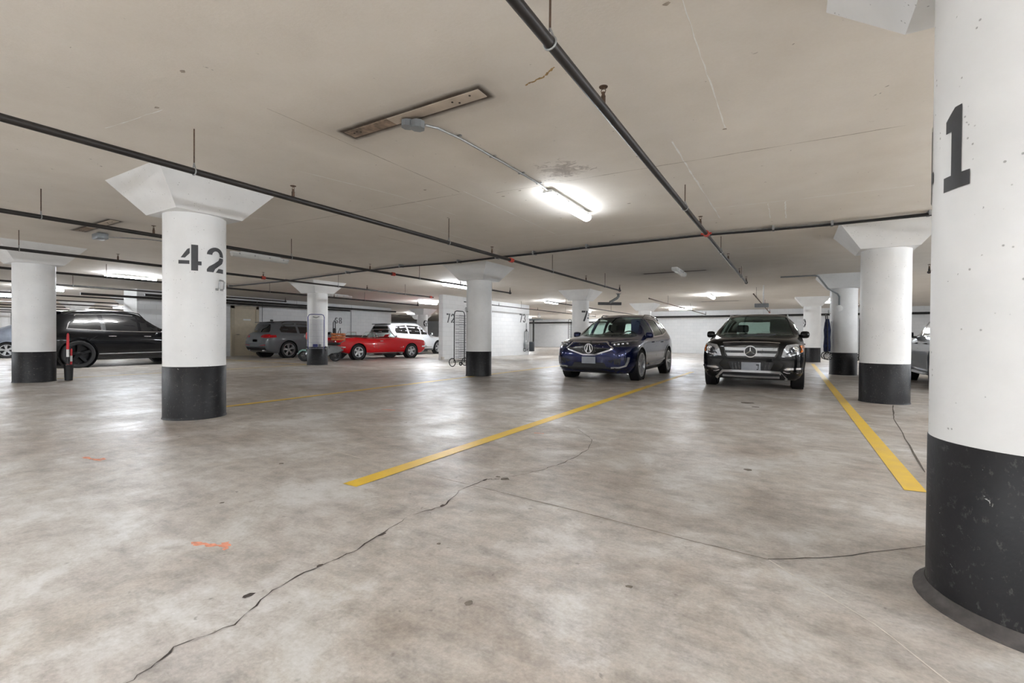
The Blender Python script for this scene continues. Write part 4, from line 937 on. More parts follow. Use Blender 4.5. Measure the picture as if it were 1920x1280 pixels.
# ---- simple closed suv for the cars seen from behind or from the side
def suv(loc, heading, label, P, L=4.7, Wd=.945, H=1.64, wb=2.8, wr=.36, back=1.0, glassm=None, rimmat=None, style='twin', spokes=5, trim=None, name='suv_car', belt=1.02, slant=.35, fast=.0, rear=True):
    h = L / 2; fa = -wb / 2 - .05; ra = wb / 2 - .05
    c = Car(name, loc, heading, label, dict(
        zt=[(-h, .74), (-h + .05, .84), (-h + .3, .93), (-h + 1.1, 1.0), (-h + 1.25, 1.03), (-h + 1.85, 1.36), (-h + 2.25, H - .09), (-h + 2.6, H - .04), (-h + 3.1, H - .03), (h - .9 - fast, H - .07), (h - .38 - fast, H - .16), (h - .30 + .05 - slant * .3, H - .36), (h - .06, 1.0), (h, .86)],
        zs=[(-h, .66), (-h + .2, .84), (-h + 1.1, .95), (0, belt - .02), (h - .6, belt + .05), (h - .15, belt - .04), (h, .76)],
        zb=[(-h, .32), (-h + .15, .22), (h - .5, .22), (h - .12, .34), (h, .46)],
        wm=[(-h, .60), (-h + .1, .78), (-h + .4, Wd - .04), (-h + .9, Wd), (h - 1.0, Wd), (h - .4, Wd - .03), (h - .12, Wd - .10), (h, Wd - .22)],
        wb=[(-h, .55), (-h + .15, .74), (-h + .5, Wd - .09), (-h + 1.2, Wd - .06), (h - .9, Wd - .075), (h - .3, Wd - .12), (h, Wd - .26)],
        wt=[(-h, .46), (-h + .3, .66), (-h + 1.2, .76), (-h + 2.2, .63), (0, .61), (h - .8, .57), (h - .35, .54), (h - .1, .60), (h, .58)]), P, (fa, ra), wr, Wd - .01)
    G = glassm or M_DARKGL
    y0 = -h + 1.52
    zt = lambda y: c.c['zt'](y) - .115
    sw = [[(y0, belt + .035), (-.12, belt + .035), (-.12, zt(-.12)), (y0 + .75, zt(y0 + .75) - .01)], [(-.04, belt + .035), (.80, belt + .055), (.84, zt(.8)), (-.04, zt(-.04))],
          [(.92, belt + .06), (h - .66, belt + .10), (h - .62 - fast, belt + .22), (h - .80 - fast, zt(h - .8 - fast) - .02), (.95, zt(.95))]]
    for sd in (-1, 1):
        for p in sw: c.patch('side_window', p, 'x', sd, .004, .01, G, step=.15)
        if trim: c.ribbon('window_trim', [(y0 - .1, belt + .01), (0, belt + .015), (.85, belt + .03), (h - .64, belt + .08), (h - .58 - fast, belt + .23), (h - .80 - fast, zt(h - .8 - fast) + .015), (.5, zt(.5) + .02), (y0 + .85, zt(y0 + .85) + .02)], .022, 'x', sd, .007, .012, trim)
        c.patch('sill', [(fa + .45, .22), (ra - .45, .22), (ra - .45, .31), (fa + .45, .31)], 'x', sd, .008, .02, M_BPLAS)
    c.patch('windscreen', [(-.70, 1.06), (.70, 1.06), (.60, H - .14), (-.60, H - .14)], 'y', -1, .004, .01, G)
    c.patch('grille', [(-.42, .58), (.42, .58), (.46, .74), (-.46, .74)], 'y', -1, .010, .03, M_BGLOSS, step=.1)
    c.patch('front_intake', [(-.50, .34), (.50, .34), (.46, .46), (-.46, .46)], 'y', -1, .008, .03, M_BPLAS, step=.1)
    for sd in (-1, 1):
        c.patch('headlamp', [(sd * a, b) for a, b in [(.52, .70), (.78, .70), (.80, .80), (.56, .79)]], 'y', -1, .012, .03, M_HEAD, step=.08)
        if rear: c.patch('tail_lamp', [(sd * a, b) for a, b in [(.52, .88), (Wd - .17, .90), (Wd - .16, 1.02), (.56, 1.0)]], 'y', 1, .012, .03, M_TAIL, step=.08)
    if rear:
        c.patch('rear_window', [(-.60, belt + .10), (.60, belt + .10), (.48, H - .24), (-.48, H - .24)], 'y', 1, .006, .012, G, step=.1)
        MB().rbox((0, h - .40 - fast, H - .11), (1.05, .24, .04), .012).build('roof_spoiler', P, c.e)
        c.patch('rear_bumper_trim', [(-.66, .36), (.66, .36), (.68, .48), (-.68, .48)], 'y', 1, .012, .03, M_BPLAS, step=.1)
        MB().rbox((0, h + .004, .74), (.32, .02, .12), .005).build('number_plate', M_PLATE, c.e)
    c.finish()
    c.seams([[(y0 - .12, .33), (y0 - .10, .95)], [(-.08, .32), (-.08, belt)], [(ra - .48, .45), (ra - .22, .80), (.86, belt)]]); c.handles((-.28, .66), belt - .13, trim or P)
    c.mirror_pair(y0 + .12, belt + .07, Wd - .04, w=.19, h=.14); c.wheels(.235, .72, spokes, style, rimmat or M_SILV)
    return c
CG = paint('grey_car_paint', srgb(98, 101, 104), .1, .35)
c = suv((-19.85, 13.95), pi, 'grey suv with red tail lamps parked beside the beige door', CG, 4.67, .945, 1.66, 2.82, .365, belt=1.03, rear=False)
h = 4.67 / 2
c.patch('rear_window', [(-.62, 1.12), (.62, 1.12), (.50, 1.46), (-.50, 1.46)], 'y', 1, .004, .01, M_DARKGL, step=.1)
MB().rbox((0, h - .42, 1.555), (1.10, .22, .035), .012).build('roof_spoiler', M_BGLOSS, c.e)
for sd in (-1, 1):
    f = lambda pts: [(sd * a, b) for a, b in pts]
    tl = c.patch('tail_lamp', f([(.40, .93), (.48, .89), (.74, .87), (.80, .90), (.80, 1.0), (.76, 1.03), (.50, 1.0)]), 'y', 1, .012, .03, M_TAIL, step=.08)
    c.patch('tail_lamp', [(h - .42, .90), (h - .10, .88), (h - .08, 1.0), (h - .40, 1.0)], 'x', sd, .010, .02, M_TAIL)
    c.patch('bumper_reflector', f([(.36, .555), (.40, .54), (.74, .56), (.72, .595)]), 'y', 1, .010, .02, M_TAIL, step=.1)
    q, n = c.cast(sd * .52, .33, 'y', 1); MB().rbox((sd * .52, h - .10, .335), (.16, .12, .05), .02).build('exhaust_tip', M_CHROME, c.e)
c.patch('rear_diffuser', [(-.68, .34), (.68, .34), (.70, .47), (-.70, .47)], 'y', 1, .012, .03, M_BPLAS, step=.1)
c.ribbon('bumper_line', [(-.70, .50), (.70, .50)], .015, 'y', 1, .012, .02, M_HDARK)
c.arch_trim(CG, .04, .014); c.rails(-.3, 1.5, .575, M_BGLOSS)
MB().rbox((0, h - .75, 1.65), (.03, .14, .07), .012).build('aerial_fin', M_BGLOSS, c.e)
MB().rbox((0, h - .01, .76), (.34, .02, .12), .005).build('number_plate', M_PLATE, c.e)

CWt = paint('white_car_paint', srgb(226, 229, 232), .05, .3)
c = suv((-18.45, 19.5), pi, 'white suv parked behind the red convertible', CWt, 4.85, .95, 1.72, 2.9, .37, trim=None, belt=1.06, rear=False)
h = 4.85 / 2
c.patch('rear_window', [(-.66, 1.16), (.66, 1.16), (.53, 1.50), (-.53, 1.50)], 'y', 1, .004, .01, M_DARKGL, step=.1)
MB().rbox((0, h - .42, 1.61), (1.12, .26, .04), .012).build('roof_spoiler', M_BGLOSS, c.e)
for sd in (-1, 1):
    c.patch('tail_lamp', [(sd * a, b) for a, b in [(.56, .88), (.80, .90), (.80, 1.08), (.62, 1.06)]], 'y', 1, .012, .03, M_TAIL, step=.1)
    c.ribbon('side_trim', [(-.9, .42), (1.0, .42)], .05, 'x', sd, .014, .02, M_CHROME)
c.rails(-.3, 1.5, .575, M_SILV)

CB = paint('black_estate_paint', srgb(9, 9, 11), 0, .25, .6)
ax = Vector((-17.95, 5.2)); hd = radians(4); dirv = Vector((-sin(hd), cos(hd))); side = Vector((-cos(hd), -sin(hd)))
ctr = ax + dirv * 1.50 + side * .86
c = suv((ctr.x, ctr.y), pi + hd, 'long black suv with chrome window trim between the left column and the 42 column', CB, 4.72, .985, 1.74, 3.05, .40, trim=M_CHROME, rimmat=simple('black_rim', srgb(28, 28, 30), .25, .6, .05, 10), style='single', belt=1.06, fast=.12)
for sd in (-1, 1): c.ribbon('side_trim', [(-1.0, .42), (1.0, .40)], .022, 'x', sd, .012, .02, M_SILV)
c.rails(-.4, 1.7, .58, M_BGLOSS); c.arch_trim(CB, .05, .012)

CS = paint('silver_blue_paint', srgb(140, 147, 156), .4, .3)
c = suv((3.42, 13.95), pi, 'silver grey suv glimpsed between the two right columns', CS, 4.7, .95, 1.70, 2.7, .38, belt=1.05, glassm=simple('pale_car_glass', srgb(92, 98, 96), .08, 0, .1, 4, 1), trim=M_BPLAS)
c.arch_trim(CS, .07, .02)
for sd in (-1, 1):
    c.patch('door_cladding', [(-.95, .36), (.92, .36), (.92, .66), (-.95, .66)], 'x', sd, .012, .02, simple('grey_cladding', srgb(104, 112, 120), .4, 0, .04))
    MB().rbox((sd * .96, 0, .28), (.14, 1.75, .05), .015).build('running_board', M_SILV, c.e)
CR2 = paint('maroon_paint', srgb(110, 26, 50), .2, .3)
c = suv((-40.0, 7.3), pi / 2, 'far-off maroon car beyond the covered car', CR2, 4.6, .93, 1.62, 2.7, .35)
CR3 = paint('far_red_paint', srgb(190, 30, 44), .1, .3)
c = suv((-20.3, 27.3), pi, 'far-off red car behind the white suv', CR3, 4.5, .90, 1.45, 2.65, .33, belt=.95)

# ---- red convertible seen from its rear right
def car_red():
    P = paint('red_car_paint', srgb(200, 10, 22), .0, .25)
    c = Car('convertible_car', (-15.98, 14.80), pi - radians(8), 'red classic open convertible with chrome trim parked beside the partition', dict(
        zt=[(-2.30, .74), (-2.26, .80), (-2.1, .84), (-1.5, .885), (-.85, .925), (-.70, .94), (0, .915), (.9, .90), (1.3, .925), (1.9, .92), (2.2, .895), (2.28, .84), (2.31, .78)],
        zs=[(-2.30, .66), (-2.2, .78), (-1.8, .83), (-.8, .875), (.2, .86), (.9, .875), (1.4, .91), (2.1, .88), (2.31, .74)],
        zb=[(-2.30, .42), (-2.2, .30), (-1.95, .24), (1.5, .24), (1.9, .30), (2.31, .45)],
        wm=[(-2.30, .70), (-2.2, .78), (-1.9, .835), (-1.3, .865), (1.4, .87), (2.0, .845), (2.25, .81), (2.31, .77)],
        wb=[(-2.30, .66), (-2.2, .74), (-1.8, .79), (-1.0, .815), (1.4, .82), (2.1, .78), (2.31, .72)],
        wt=[(-2.30, .58), (-2.1, .66), (-1.0, .70), (0, .70), (1.5, .68), (2.31, .62)]), P, (-1.36, 1.38), .325, .85, .375)
    c.crown = .02
    c.cuts.append(MB().prism([(-.60, -.55), (.60, -.55), (.66, -.3), (.66, .95), (.55, 1.10), (-.55, 1.10), (-.66, .95), (-.66, -.3)], lambda a, b, t: (a, b, t), .42, 1.3))
    c.finish()
    # cabin, seats, folded hood
    MB().rbox((0, .25, .44), (1.28, 1.5, .04), .01).build('cabin_floor', M_SEAT, c.e)
    MB().rbox((0, -.52, .86), (1.20, .28, .12), .04).build('dashboard', M_SEAT, c.e)
    for x in (-.34, .34): seat(c.e, x, -.02, .50, 1.12, .5, simple('dark_red_seat', srgb(58, 22, 24), .5, 0, .1), False)
    M = Matrix.Translation((.34, -.26, .86)) @ Matrix.Rotation(-1.1, 4, 'X'); MB().lathe([(.19 + .012 * cos(a), .012 * sin(a)) for a in [k * pi / 3 for k in range(6)]], 24, M, True).build('steering_wheel', M_BPLAS, c.e)
    MB().rbox((0, 1.06, .955), (1.30, .50, .13), .06).build('folded_hood', simple('hood_cloth', srgb(52, 44, 44), .8, 0, .12), c.e)
    MB().tube([(-.66, .80, .925), (-.66, 1.28, .94), (-.55, 1.36, .945), (.55, 1.36, .945), (.66, 1.28, .94), (.66, .80, .925)], .012, 6).build('hood_moulding', M_CHROME, c.e)
    # windscreen and door glass
    fr = [(-.68, -.62, .93), (-.60, -.30, 1.27), (-.52, -.24, 1.29), (.52, -.24, 1.29), (.60, -.30, 1.27), (.68, -.62, .93)]
    MB().tube(fr, .020, 8).build('windscreen_frame', M_CHROME, c.e)
    MB().add([(-.66, -.63, .93), (.66, -.63, .93), (.57, -.28, 1.28), (-.57, -.28, 1.28)], [(0, 1, 2, 3)]).build('windscreen', M_GLASS, c.e, 0)
    MB().rbox((0, -.27, 1.18), (.22, .03, .07), .015).build('rear_view_mirror', M_CHROME, c.e)
    for sd in (-1, 1):
        MB().rbox((sd * .34, -.29, 1.22), (.5, .015, .11), .006, 0, .7).build('sun_visor', M_SEAT, c.e)
        mb = MB().tube([(sd * .70, -.58, .93), (sd * .66, -.30, 1.20), (sd * .67, -.27, 1.19), (sd * .70, -.26, .92)], .010, 6); o = mb.build('quarter_window_frame', M_CHROME, c.e)
        MB().add([(sd * .70, -.56, .93), (sd * .66, -.30, 1.19), (sd * .70, -.27, .93)], [(0, 1, 2)]).build('quarter_window', M_GLASS, o, 0)
        # raised rear quarter glass with thin frame
        o = MB().tube([(sd * .69, .52, .91), (sd * .66, .54, 1.16), (sd * .67, .95, 1.155), (sd * .69, 1.15, .93)], .009, 6).build('rear_quarter_frame', M_CHROME, c.e)
        MB().add([(sd * .69, .53, .92), (sd * .66, .55, 1.15), (sd * .67, .94, 1.145), (sd * .69, 1.13, .93)], [(0, 1, 2, 3)]).build('rear_quarter_glass', M_GLASS, o, 0)
        c.patch('door_gap', [(.42, .34), (.428, .34), (.428, .86), (.42, .86)], 'x', sd, .002, .004, M_BPLAS)
        c.patch('door_gap', [(-.72, .34), (-.712, .34), (-.712, .87), (-.72, .87)], 'x', sd, .002, .004, M_BPLAS)
        for k in range(4): c.ribbon('side_scoop_bar', [(.62, .66 - .045 * k), (.73 - .02 * k, .665 - .045 * k)], .012, 'x', sd, .012, .015, M_CHROME)
        c.ribbon('rocker_trim', [(-.95, .275), (1.0, .275)], .035, 'x', sd, .012, .02, M_SILV)
        c.ribbon('body_line', [(-1.9, .70), (-.6, .66), (.4, .62), (.55, .56)], .010, 'x', sd, .006, .012, P)
        c.ribbon('fender_badge', [(-.92, .52), (-.86, .52)], .05, 'x', sd, .008, .012, M_CHROME); c.ribbon('fender_badge', [(-.82, .50), (-.74, .50)], .014, 'x', sd, .008, .012, M_CHROME)
        q, n = c.cast(.30, .76, 'x', sd); MB().rbox((q.x + sd * .02, .28, .78), (.035, .16, .025), .01).build('door_handle', M_CHROME, c.e)
        MB().rbox((sd * .86, -.50, .97), (.10, .05, .09), .02).tube([(sd * .79, -.50, .9), (sd * .84, -.5, .95)], .012, 6).build('door_mirror', M_CHROME, c.e)
        for k in range(3): c.patch('tail_lamp', [(sd * (.50 + .07 * k), .64), (sd * (.545 + .07 * k), .64), (sd * (.545 + .07 * k), .78), (sd * (.50 + .07 * k), .78)], 'y', 1, .012, .02, M_TAIL)
        MB().tube([(sd * .42, 2.12, .30), (sd * .42, 2.38, .28)], .03, 10).build('exhaust_pipe', M_CHROME, c.e)
    c.patch('rear_panel', [(-.70, .60), (.70, .60), (.70, .80), (-.70, .80)], 'y', 1, .006, .02, simple('dark_red_panel', srgb(120, 8, 16), .3, 0, .05))
    MB().lathe([(.09, 0), (.09, .02), (.06, .03), (.02, .03)], 20, Matrix.Translation((0, 2.33, .70)) @ Matrix.Rotation(-pi / 2, 4, 'X')).build('fuel_cap', M_CHROME, c.e)
    for y, w in ((2.40, .80), (-2.38, .80)):
        sg = 1 if y > 0 else -1
        MB().tube([(-w - .04, y - sg * .42, .53), (-w - .02, y - sg * .12, .53), (-w + .12, y - sg * .02, .53), (0, y + sg * .02, .53), (w - .12, y - sg * .02, .53), (w + .02, y - sg * .12, .53), (w + .04, y - sg * .42, .53)], [.03, .04, .045, .045, .045, .04, .03], 10).build('bumper', M_CHROME, c.e)
    MB().rbox((0, 2.36, .44), (.32, .02, .13), .005).build('number_plate', M_PLATE, c.e)
    for sd in (-1, 1): MB().lathe([(.09, 0), (.095, .03), (.07, .045), (.02, .05)], 20, Matrix.Translation((sd * .60, -2.28, .66)) @ Matrix.Rotation(pi / 2, 4, 'X')).build('headlamp', M_HEAD, c.e)
    c.wheels(.20, .62, 5, 'single', M_SILV)
car_red()

# ------------------------------------------------------------------ carts, trolleys, bin, scooter
def spoked(parent, loc, r, axis_rz, matt=None, mats=None, n=10, name='wheel', solid=False):
    M = Matrix.Rotation(axis_rz, 4, 'Z') @ Matrix.Rotation(pi / 2, 4, 'Y')
    o = MB().lathe([(r + .012 * cos(a), .012 * sin(a)) for a in [k * pi / 3 for k in range(6)]], 24, M, True).build(name, matt or M_RUB, parent); o.location = loc
    mb = MB().lathe([(.02, -.02), (.02, .02)], 10, M)
    for k in range(n):
        a = 2 * pi * k / n; d = M.to_3x3() @ Vector((cos(a), sin(a), 0)); mb.tube([d * .015, d * (r - .006)], .005, 5)
    if solid: mb.lathe([(r * .9, -.006), (r * .9, .006), (r * .78, .006), (r * .78, -.006)], 20, M, True)
    mb.build('spokes', mats or M_WHITEP, o); return o
def wire_cart(loc, rz, label, frame, wire, w=.36, H=1.22, z0=.12, z1=1.0, depth=.10, wheel=.085, wheelm=None, grid=(.055, .055), small=True):
    e = empty('shopping_cart', loc, rz, label, 'cart', 'hanging shopping carts'); h = w / 2
    MB().tube([(-h, 0, .05), (-h, 0, H - .09), (-h + .03, 0, H - .02), (-h + .09, 0, H), (h - .09, 0, H), (h - .03, 0, H - .02), (h, 0, H - .09), (h, 0, .05)], .012, 8).build('handle_frame', frame, e)
    for y, ww, nm in ((-depth, h - .025, 'basket_front'), (-.02, h - .02, 'basket_back')):
        mb = MB(); nx = max(3, int(2 * ww / grid[0])); nz = int((z1 - z0) / grid[1])
        for k in range(nx + 1): x = -ww + 2 * ww * k / nx; mb.tube([(x, y, z0), (x, y, z1)], .0028, 4)
        for k in range(nz + 1): z = z0 + (z1 - z0) * k / nz; mb.tube([(-ww, y, z), (ww, y, z)], .0028 if k % 4 else .005, 4)
        o = mb.build(nm, wire, e, 30); o['kind'] = 'stuff'
    for sx in (-1, 1):
        mb = MB()
        for k in range(int((z1 - z0) / .09) + 1): z = z0 + k * .09; mb.tube([(sx * (h - .022), -depth, z), (sx * (h - .022), -.02, z)], .003, 4)
        mb.build('basket_side', wire, e, 30)['kind'] = 'stuff'
    MB().tube([(-h - .05, .02, .06), (h + .05, .02, .06)], .008, 6).build('axle', M_GALV, e)
    for sx in (-1, 1):
        spoked(e, (sx * (h + .045), .02, .06), wheel, 0, wheelm or M_RUB)
        if small: spoked(e, (sx * (h - .03), -depth - .05, .03), .04, 0, M_RUB, M_GALV, 6, 'caster')
    return e
BLUEF = simple('blue_cart_frame', srgb(44, 54, 128), .4, .1, .05); WIREW = simple('pale_wire', srgb(176, 176, 186), .35, .5, .05)
BLKF = simple('black_cart_frame', srgb(30, 30, 32), .4, .2, .05)
fd = (sin(YAW), -cos(YAW))                         # across the floor from the far columns back towards the viewer
wire_cart((-7.36, 9.66, .28), YAW + 1.0, 'tall black wire shopping cart hung beside the middle column', BLKF, simple('dark_wire', srgb(70, 70, 74), .4, .4, .05), .42, 1.37, .10, 1.25, .14, .10)
a = atan2(-10.3, 13.9)
e = wire_cart((-13.9 + .40 * cos(a) - .03, 10.3 + .40 * sin(a) - .03, .50), a + pi / 2 - .10, 'blue framed wire shopping cart hung flat on a white column', BLUEF, WIREW, .50, 1.20, .06, 1.02, .05, .075, grid=(.05, .05), small=False)
MB().rbox((-.02, -.062, .16), (.15, .012, .10), .004).build('cart_tag', simple('navy_tag', srgb(40, 48, 110), .5), e)
MB().rbox((.12, -.062, .17), (.08, .012, .09), .004).build('cart_tag', simple('grey_tag', srgb(120, 122, 124), .5), e)
MB().tube([(-.10, -.01, 1.12), (0, -.02, 1.09), (.10, -.01, 1.13)], .018, 6).build('cable_tie', M_GALV, e)
# folded blue cart, cloth bag gathered round the frame
e = empty('folded_cart', (.845, 15.95, .45), YAW + 1.15, 'folded cart with a navy cloth bag hung on the right column', 'cart', 'hanging shopping carts')
MB().tube([(-.12, 0, .1), (-.12, .02, 1.18), (-.08, .03, 1.24), (.08, .03, 1.24), (.12, .02, 1.18), (.12, 0, .1)], .012, 8).build('handle_frame', BLKF, e)
mb = MB(); prof = [(.10, .20), (.11, .35), (.09, .6), (.105, .8), (.08, 1.0), (.05, 1.12)]
mb.lathe([(r, h) for r, h in prof], 14, Matrix.Diagonal((1.15, .8, 1, 1))); mb.build('cloth_bag', simple('navy_cloth', srgb(38, 46, 78), .85, 0, .25, 9, 0, .3, .4), e)
MB().tube([(-.10, -.09, .1), (-.11, -.085, 1.05)], .008, 6).tube([(.04, -.10, .1), (.03, -.09, 1.05)], .008, 6).build('strut', M_GALV, e)
MB().tube([(-.19, 0, .08), (.19, 0, .08)], .008, 6).build('axle', M_GALV, e)
for sx in (-1, 1): spoked(e, (sx * .17, 0, .08), .105, 0, M_RUB, M_WHITEP, 9)
e = wire_cart((1.66, 16.42, .42), YAW + 1.2, 'black cart half hidden behind the right column', BLKF, BLKF, .26, 1.2, .1, 1.0, .12, .08)
e = wire_cart((-7.50, 16.95, .75), YAW + 1.0, 'small black cart hung on the column behind the blue car', BLKF, BLKF, .26, .95, .1, .8, .08, .07, small=False)
# hooks screwed to the columns
def hook(c, ang, z, label, s=1):
    x, y = c[0] + (CR + .002) * cos(ang), c[1] + (CR + .002) * sin(ang)
    e = empty('wall_hook', (x, y, z), ang + pi / 2, label, 'hook', 'column hooks'); w = .045 * s
    MB().tube([(-w, 0, -.065 * s), (-w, -.03, -.05 * s), (-w, -.04, .045 * s), (-w * .5, -.03, .065 * s), (w * .5, -.03, .065 * s), (w, -.04, .045 * s), (w, -.03, -.05 * s), (w, 0, -.065 * s)], .011 * s, 8).build('loop', M_GALV, e)
    MB().rbox((-w, -.004, -.065 * s), (.05 * s, .008, .03 * s), .002).build('plate', M_GALV, e); MB().rbox((w, -.004, -.065 * s), (.05 * s, .008, .03 * s), .002).build('plate', M_GALV, e)
hook(C42, toc(*C42) + .83, 1.60, 'steel loop hook below the painted 42', .85)
hook((-6.92, 9.9), toc(-6.92, 9.9) - 1.15, 1.68, 'steel hook above the tall black wire cart', .8)
hook((1.24, 16.2), toc(1.24, 16.2) - 1.35, 1.78, 'steel hook above the folded navy cart', .8)
# two-wheel trolley on the partition wall and standpipe at its end
e = empty('hand_truck', (-12.80, 22.95, .22), pi / 2, 'grey two-wheeled hand truck hung below the painted 73', 'trolley')
G = simple('trolley_grey', srgb(110, 112, 114), .4, .6, .06)
MB().tube([(-.20, 0, .05), (-.20, 0, 1.05), (-.15, 0, 1.10), (.15, 0, 1.10), (.20, 0, 1.05), (.20, 0, .05)], .018, 8).build('frame', G, e)
MB().rbox((0, -.02, .30), (.34, .02, .38), .006).build('panel', simple('trolley_panel', srgb(140, 142, 142), .5, .2, .05), e)
MB().tube([(0, 0, .6), (0, 0, 1.55)], .014, 6).build('pull_bar', BLKF, e); MB().rbox((0, -.01, 1.16), (.09, .05, .10), .02).build('latch', BLKF, e)
for sx in (-1, 1): spoked(e, (sx * .22, -.03, .06), .085, 0, M_RUB, M_GALV, 6)
e = empty('standpipe', (-12.78, 23.75, 0), 0, 'dark standpipe with a black box at the end of the partition', 'pipe')
MB().tube([(0, 0, .3), (0, 0, 1.98)], .05, 10).build('riser', M_PIPE_D, e); MB().tube([(-.35, -.1, 2.0), (.45, .25, 2.0)], .05, 10).build('branch', M_GREYP, e)
MB().rbox((-.04, -.12, .45), (.22, .26, .55), .02).build('box', simple('dark_box', srgb(58, 62, 66), .5), e)
# bin with striped poles at the foot of the left column
e = empty('narrow_bin', (-13.27, 3.72, 0), 0, 'narrow black bin standing against the left column', 'bin')
MB().lathe([(.065, 0), (.08, .33), (.083, .34), (.075, .34), (.06, .02)], 18).build('shell', M_BPLAS, e); MB().lathe([(.086, .325), (.086, .342), (.079, .342), (.079, .325)], 18, None, True).build('rim', M_BGLOSS, e)
def pole(x, y, tilt, cols, label, r=.022, L=.95):
    p = empty('striped_pole', (x, y, .03), 0, label, 'pole', 'poles in the narrow bin'); d = Vector((tilt[0], tilt[1], 1)).normalized(); n = len(cols)
    for k, m in enumerate(cols): MB().tube([d * (L * k / n), d * (L * (k + 1) / n)], r * (1 - .1 * (k == n - 1)), 10).build('stripe', m, p)
    MB().lathe([(r * .8, 0), (r * .4, .03)], 8, Matrix.Translation(d * L)).build('tip', simple('pole_red', srgb(206, 34, 44), .4), p)
RD = simple('pole_red', srgb(206, 34, 44), .4); WH = M_WHITEP
pole(-13.24, 3.695, (.02, .0), [WH, RD, M_BPLAS, WH, RD, RD], 'red and white striped pole standing in the narrow bin', .024, .95)
pole(-13.30, 3.76, (-.02, .03), [RD, WH, RD, WH, RD], 'shorter red and white pole leaning in the narrow bin', .02, .62)

# ---- scooter behind the column
MINT = paint('mint_scooter_paint', srgb(150, 190, 182), 0, .3)
p0, p1 = Vector((-16.02, 11.30)), Vector((-15.12, 11.95)); dv = (p1 - p0); ang = atan2(dv.y, dv.x)
e = empty('scooter', (p0.x, p0.y, 0), ang, 'mint green scooter with red headset parked behind the column', 'scooter')
for nm, x in (('front_wheel', 0), ('rear_wheel', 1.15)):
    M = Matrix.Rotation(pi / 2, 4, 'X'); r = .22
    o = MB().lathe([(r - .05, -.045), (r - .01, -.05), (r, -.02), (r, .02), (r - .01, .05), (r - .05, .045)], 26, M, True).build(nm, M_RUB, e); o.location = (x, 0, .22)
    MB().lathe([(.17, -.03), (.172, .03), (.15, .03), (.14, .0), (.05, .01), (.045, .035), (.01, .035), (.01, -.035), (.05, -.03), (.14, -.02)], 22, M, True).build('rim', M_HDARK, o)
pr = [(-.22, .26), (-.18, .40), (-.05, .47), (.10, .46), (.2, .38), (.22, .28), (.10, .40), (-.06, .41), (-.16, .34)]
MB().prism(pr, lambda a, b, t: (a, t, b), -.07, .07).build('front_fender', MINT, e)
MB().tube([(0, .07, .22), (.06, .06, .45), (.17, 0, .80), (.20, 0, .98)], .022, 8).build('fork', M_CHROME, e)
sh = [(.10, .42), (.16, .60), (.22, .86), (.27, .88), (.26, .60), (.30, .36), (.44, .26), (.80, .26), (.80, .22), (.42, .20), (.20, .30)]
MB().prism(sh, lambda a, b, t: (a, t, b), -.20, .20).build('leg_shield', MINT, e)
MB().rbox((.16, 0, .98), (.20, .24, .30), .07).build('headset', simple('scooter_red', srgb(196, 30, 38), .3, 0, .1, 10, .6), e)
MB().lathe([(.07, 0), (.075, .05), (.05, .07)], 16, Matrix.Translation((.07, 0, .96)) @ Matrix.Rotation(-pi / 2, 4, 'Y')).build('headlamp', M_HEAD, e)
MB().tube([(.24, -.34, 1.06), (.20, -.15, 1.09), (.18, 0, 1.08), (.20, .15, 1.09), (.24, .34, 1.06)], .014, 8).build('handlebar', M_CHROME, e)
body = [(.74, .24), (.74, .56), (.84, .62), (1.22, .62), (1.40, .54), (1.42, .42), (1.30, .34), (1.0, .30), (.9, .22)]
MB().prism(body, lambda a, b, t: (a, t * (1 if a < 1.3 else .7), b), -.17, .17).build('rear_body', simple('scooter_silver', srgb(146, 150, 152), .3, .5, .04, 10, .5), e)
MB().rbox((1.02, 0, .68), (.60, .28, .10), .04).build('saddle', M_SEAT, e)
MB().tube([(1.2, -.10, .66), (1.5, -.10, .80), (1.5, .10, .80), (1.2, .10, .66)], .01, 6).build('rear_rack', M_CHROME, e)
MB().rbox((1.42, 0, .50), (.05, .12, .08), .02).build('tail_lamp', M_TAIL, e)
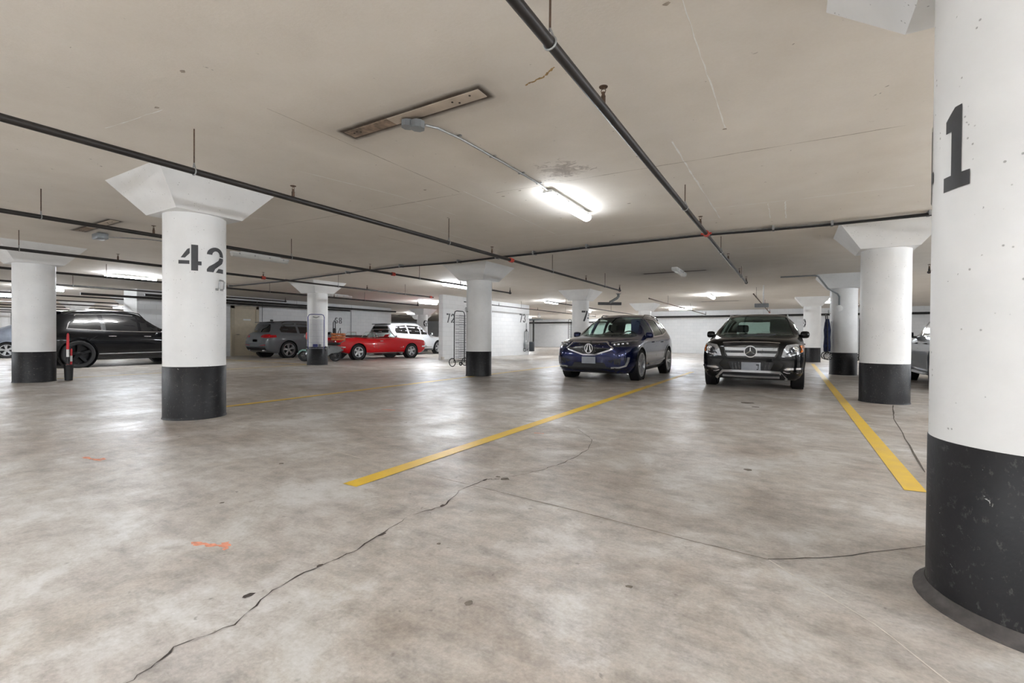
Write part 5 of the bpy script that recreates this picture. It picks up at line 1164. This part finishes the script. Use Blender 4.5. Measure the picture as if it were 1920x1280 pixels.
# wooden crate with straps carried on the saddle
loc = e.matrix_basis @ Vector((1.26, 0, .815)); loc = Vector((p0.x + 1.26 * cos(ang), p0.y + 1.26 * sin(ang), .815))
k = empty('wooden_crate', loc, ang, 'orange brown wooden crate carried on the scooter rack', 'crate')
WD = simple('crate_wood', srgb(178, 104, 56), .6, 0, .2, 12)
for i in range(3):
    z = .045 + i * .095
    for sy in (-1, 1): MB().rbox((0, sy * .15, z), (.46, .015, .075), .004).build('slat', WD, k)
    for sx in (-1, 1): MB().rbox((sx * .225, 0, z), (.015, .29, .075), .004).build('slat', WD, k)
MB().rbox((0, 0, .008), (.44, .29, .015), .003).build('crate_base', WD, k)
t = empty('luggage_trolley', (loc.x - .10 * cos(ang), loc.y - .10 * sin(ang), loc.z + .02), ang, 'black folded trolley standing in the wooden crate', 'trolley')
MB().tube([(-.10, 0, .0), (-.09, 0, .66), (-.06, 0, .74), (-.02, 0, .66), (.0, 0, .0)], .018, 8).build('frame', BLKF, t)
MB().rbox((-.04, -.03, .30), (.13, .10, .30), .04).build('bag', M_BPLAS, t)
MB().tube([(.02, 0, .05), (.10, 0, .30), (.17, 0, .46), (.20, 0, .05)], .012, 8).build('strap', BLKF, t)
# ---- car under a grey cover at the far left
CV = simple('grey_car_cover', srgb(108, 113, 122), .8, 0, .12, 3, 0, .3, .3)
c = Car('covered_car', (-27.6, 7.0), pi, 'car under a grey fabric cover at the left edge', dict(
    zt=[(-2.25, .70), (-2.1, .84), (-1.2, .95), (-.6, 1.25), (0, 1.38), (.8, 1.36), (1.5, 1.12), (2.1, 1.0), (2.25, .8)],
    zs=[(-2.25, .55), (-1.8, .8), (0, .9), (1.8, .9), (2.25, .65)], zb=[(-2.25, .20), (0, .17), (2.25, .20)],
    wm=[(-2.25, .7), (-2.0, .85), (-1, .92), (1.5, .92), (2.1, .86), (2.25, .72)], wb=[(-2.25, .64), (-1.9, .8), (0, .84), (1.9, .8), (2.25, .66)],
    wt=[(-2.25, .5), (-1.2, .66), (0, .56), (1, .56), (2.25, .5)]), CV, (-1.35, 1.35), .32, .84, .34, group='parked cars')
c.finish(); c.wheels(.2, .66, 5, 'twin')
for y in (-1.6, -.7, .2, 1.1): c.ribbon('cover_fold', [(y, .25), (y + .2, .6), (y + .1, .95)], .05, 'x', 1, .012, .02, CV)
# ---- droppings and stains on the floor
sp = simple('dark_floor_spot', srgb(112, 104, 94), .85, 0, .2, 20)
for cx, cy, r in ((-1.03, 1.42, .018), (-.28, 3.98, .035), (-1.72, 2.79, .035), (-1.79, 2.81, .02), (-1.45, 1.75, .012), (-.55, 1.85, .014), (-2.9, 1.5, .014), (-3.4, 2.2, .02), (-.6, 8.1, .12), (-.45, 7.7, .06)):
    floor_poly('floor_spot', [(cx + random.uniform(.6, 1.2) * r * cos(q * .8), cy + random.uniform(.6, 1.2) * r * sin(q * .8)) for q in range(8)], sp, .0015)
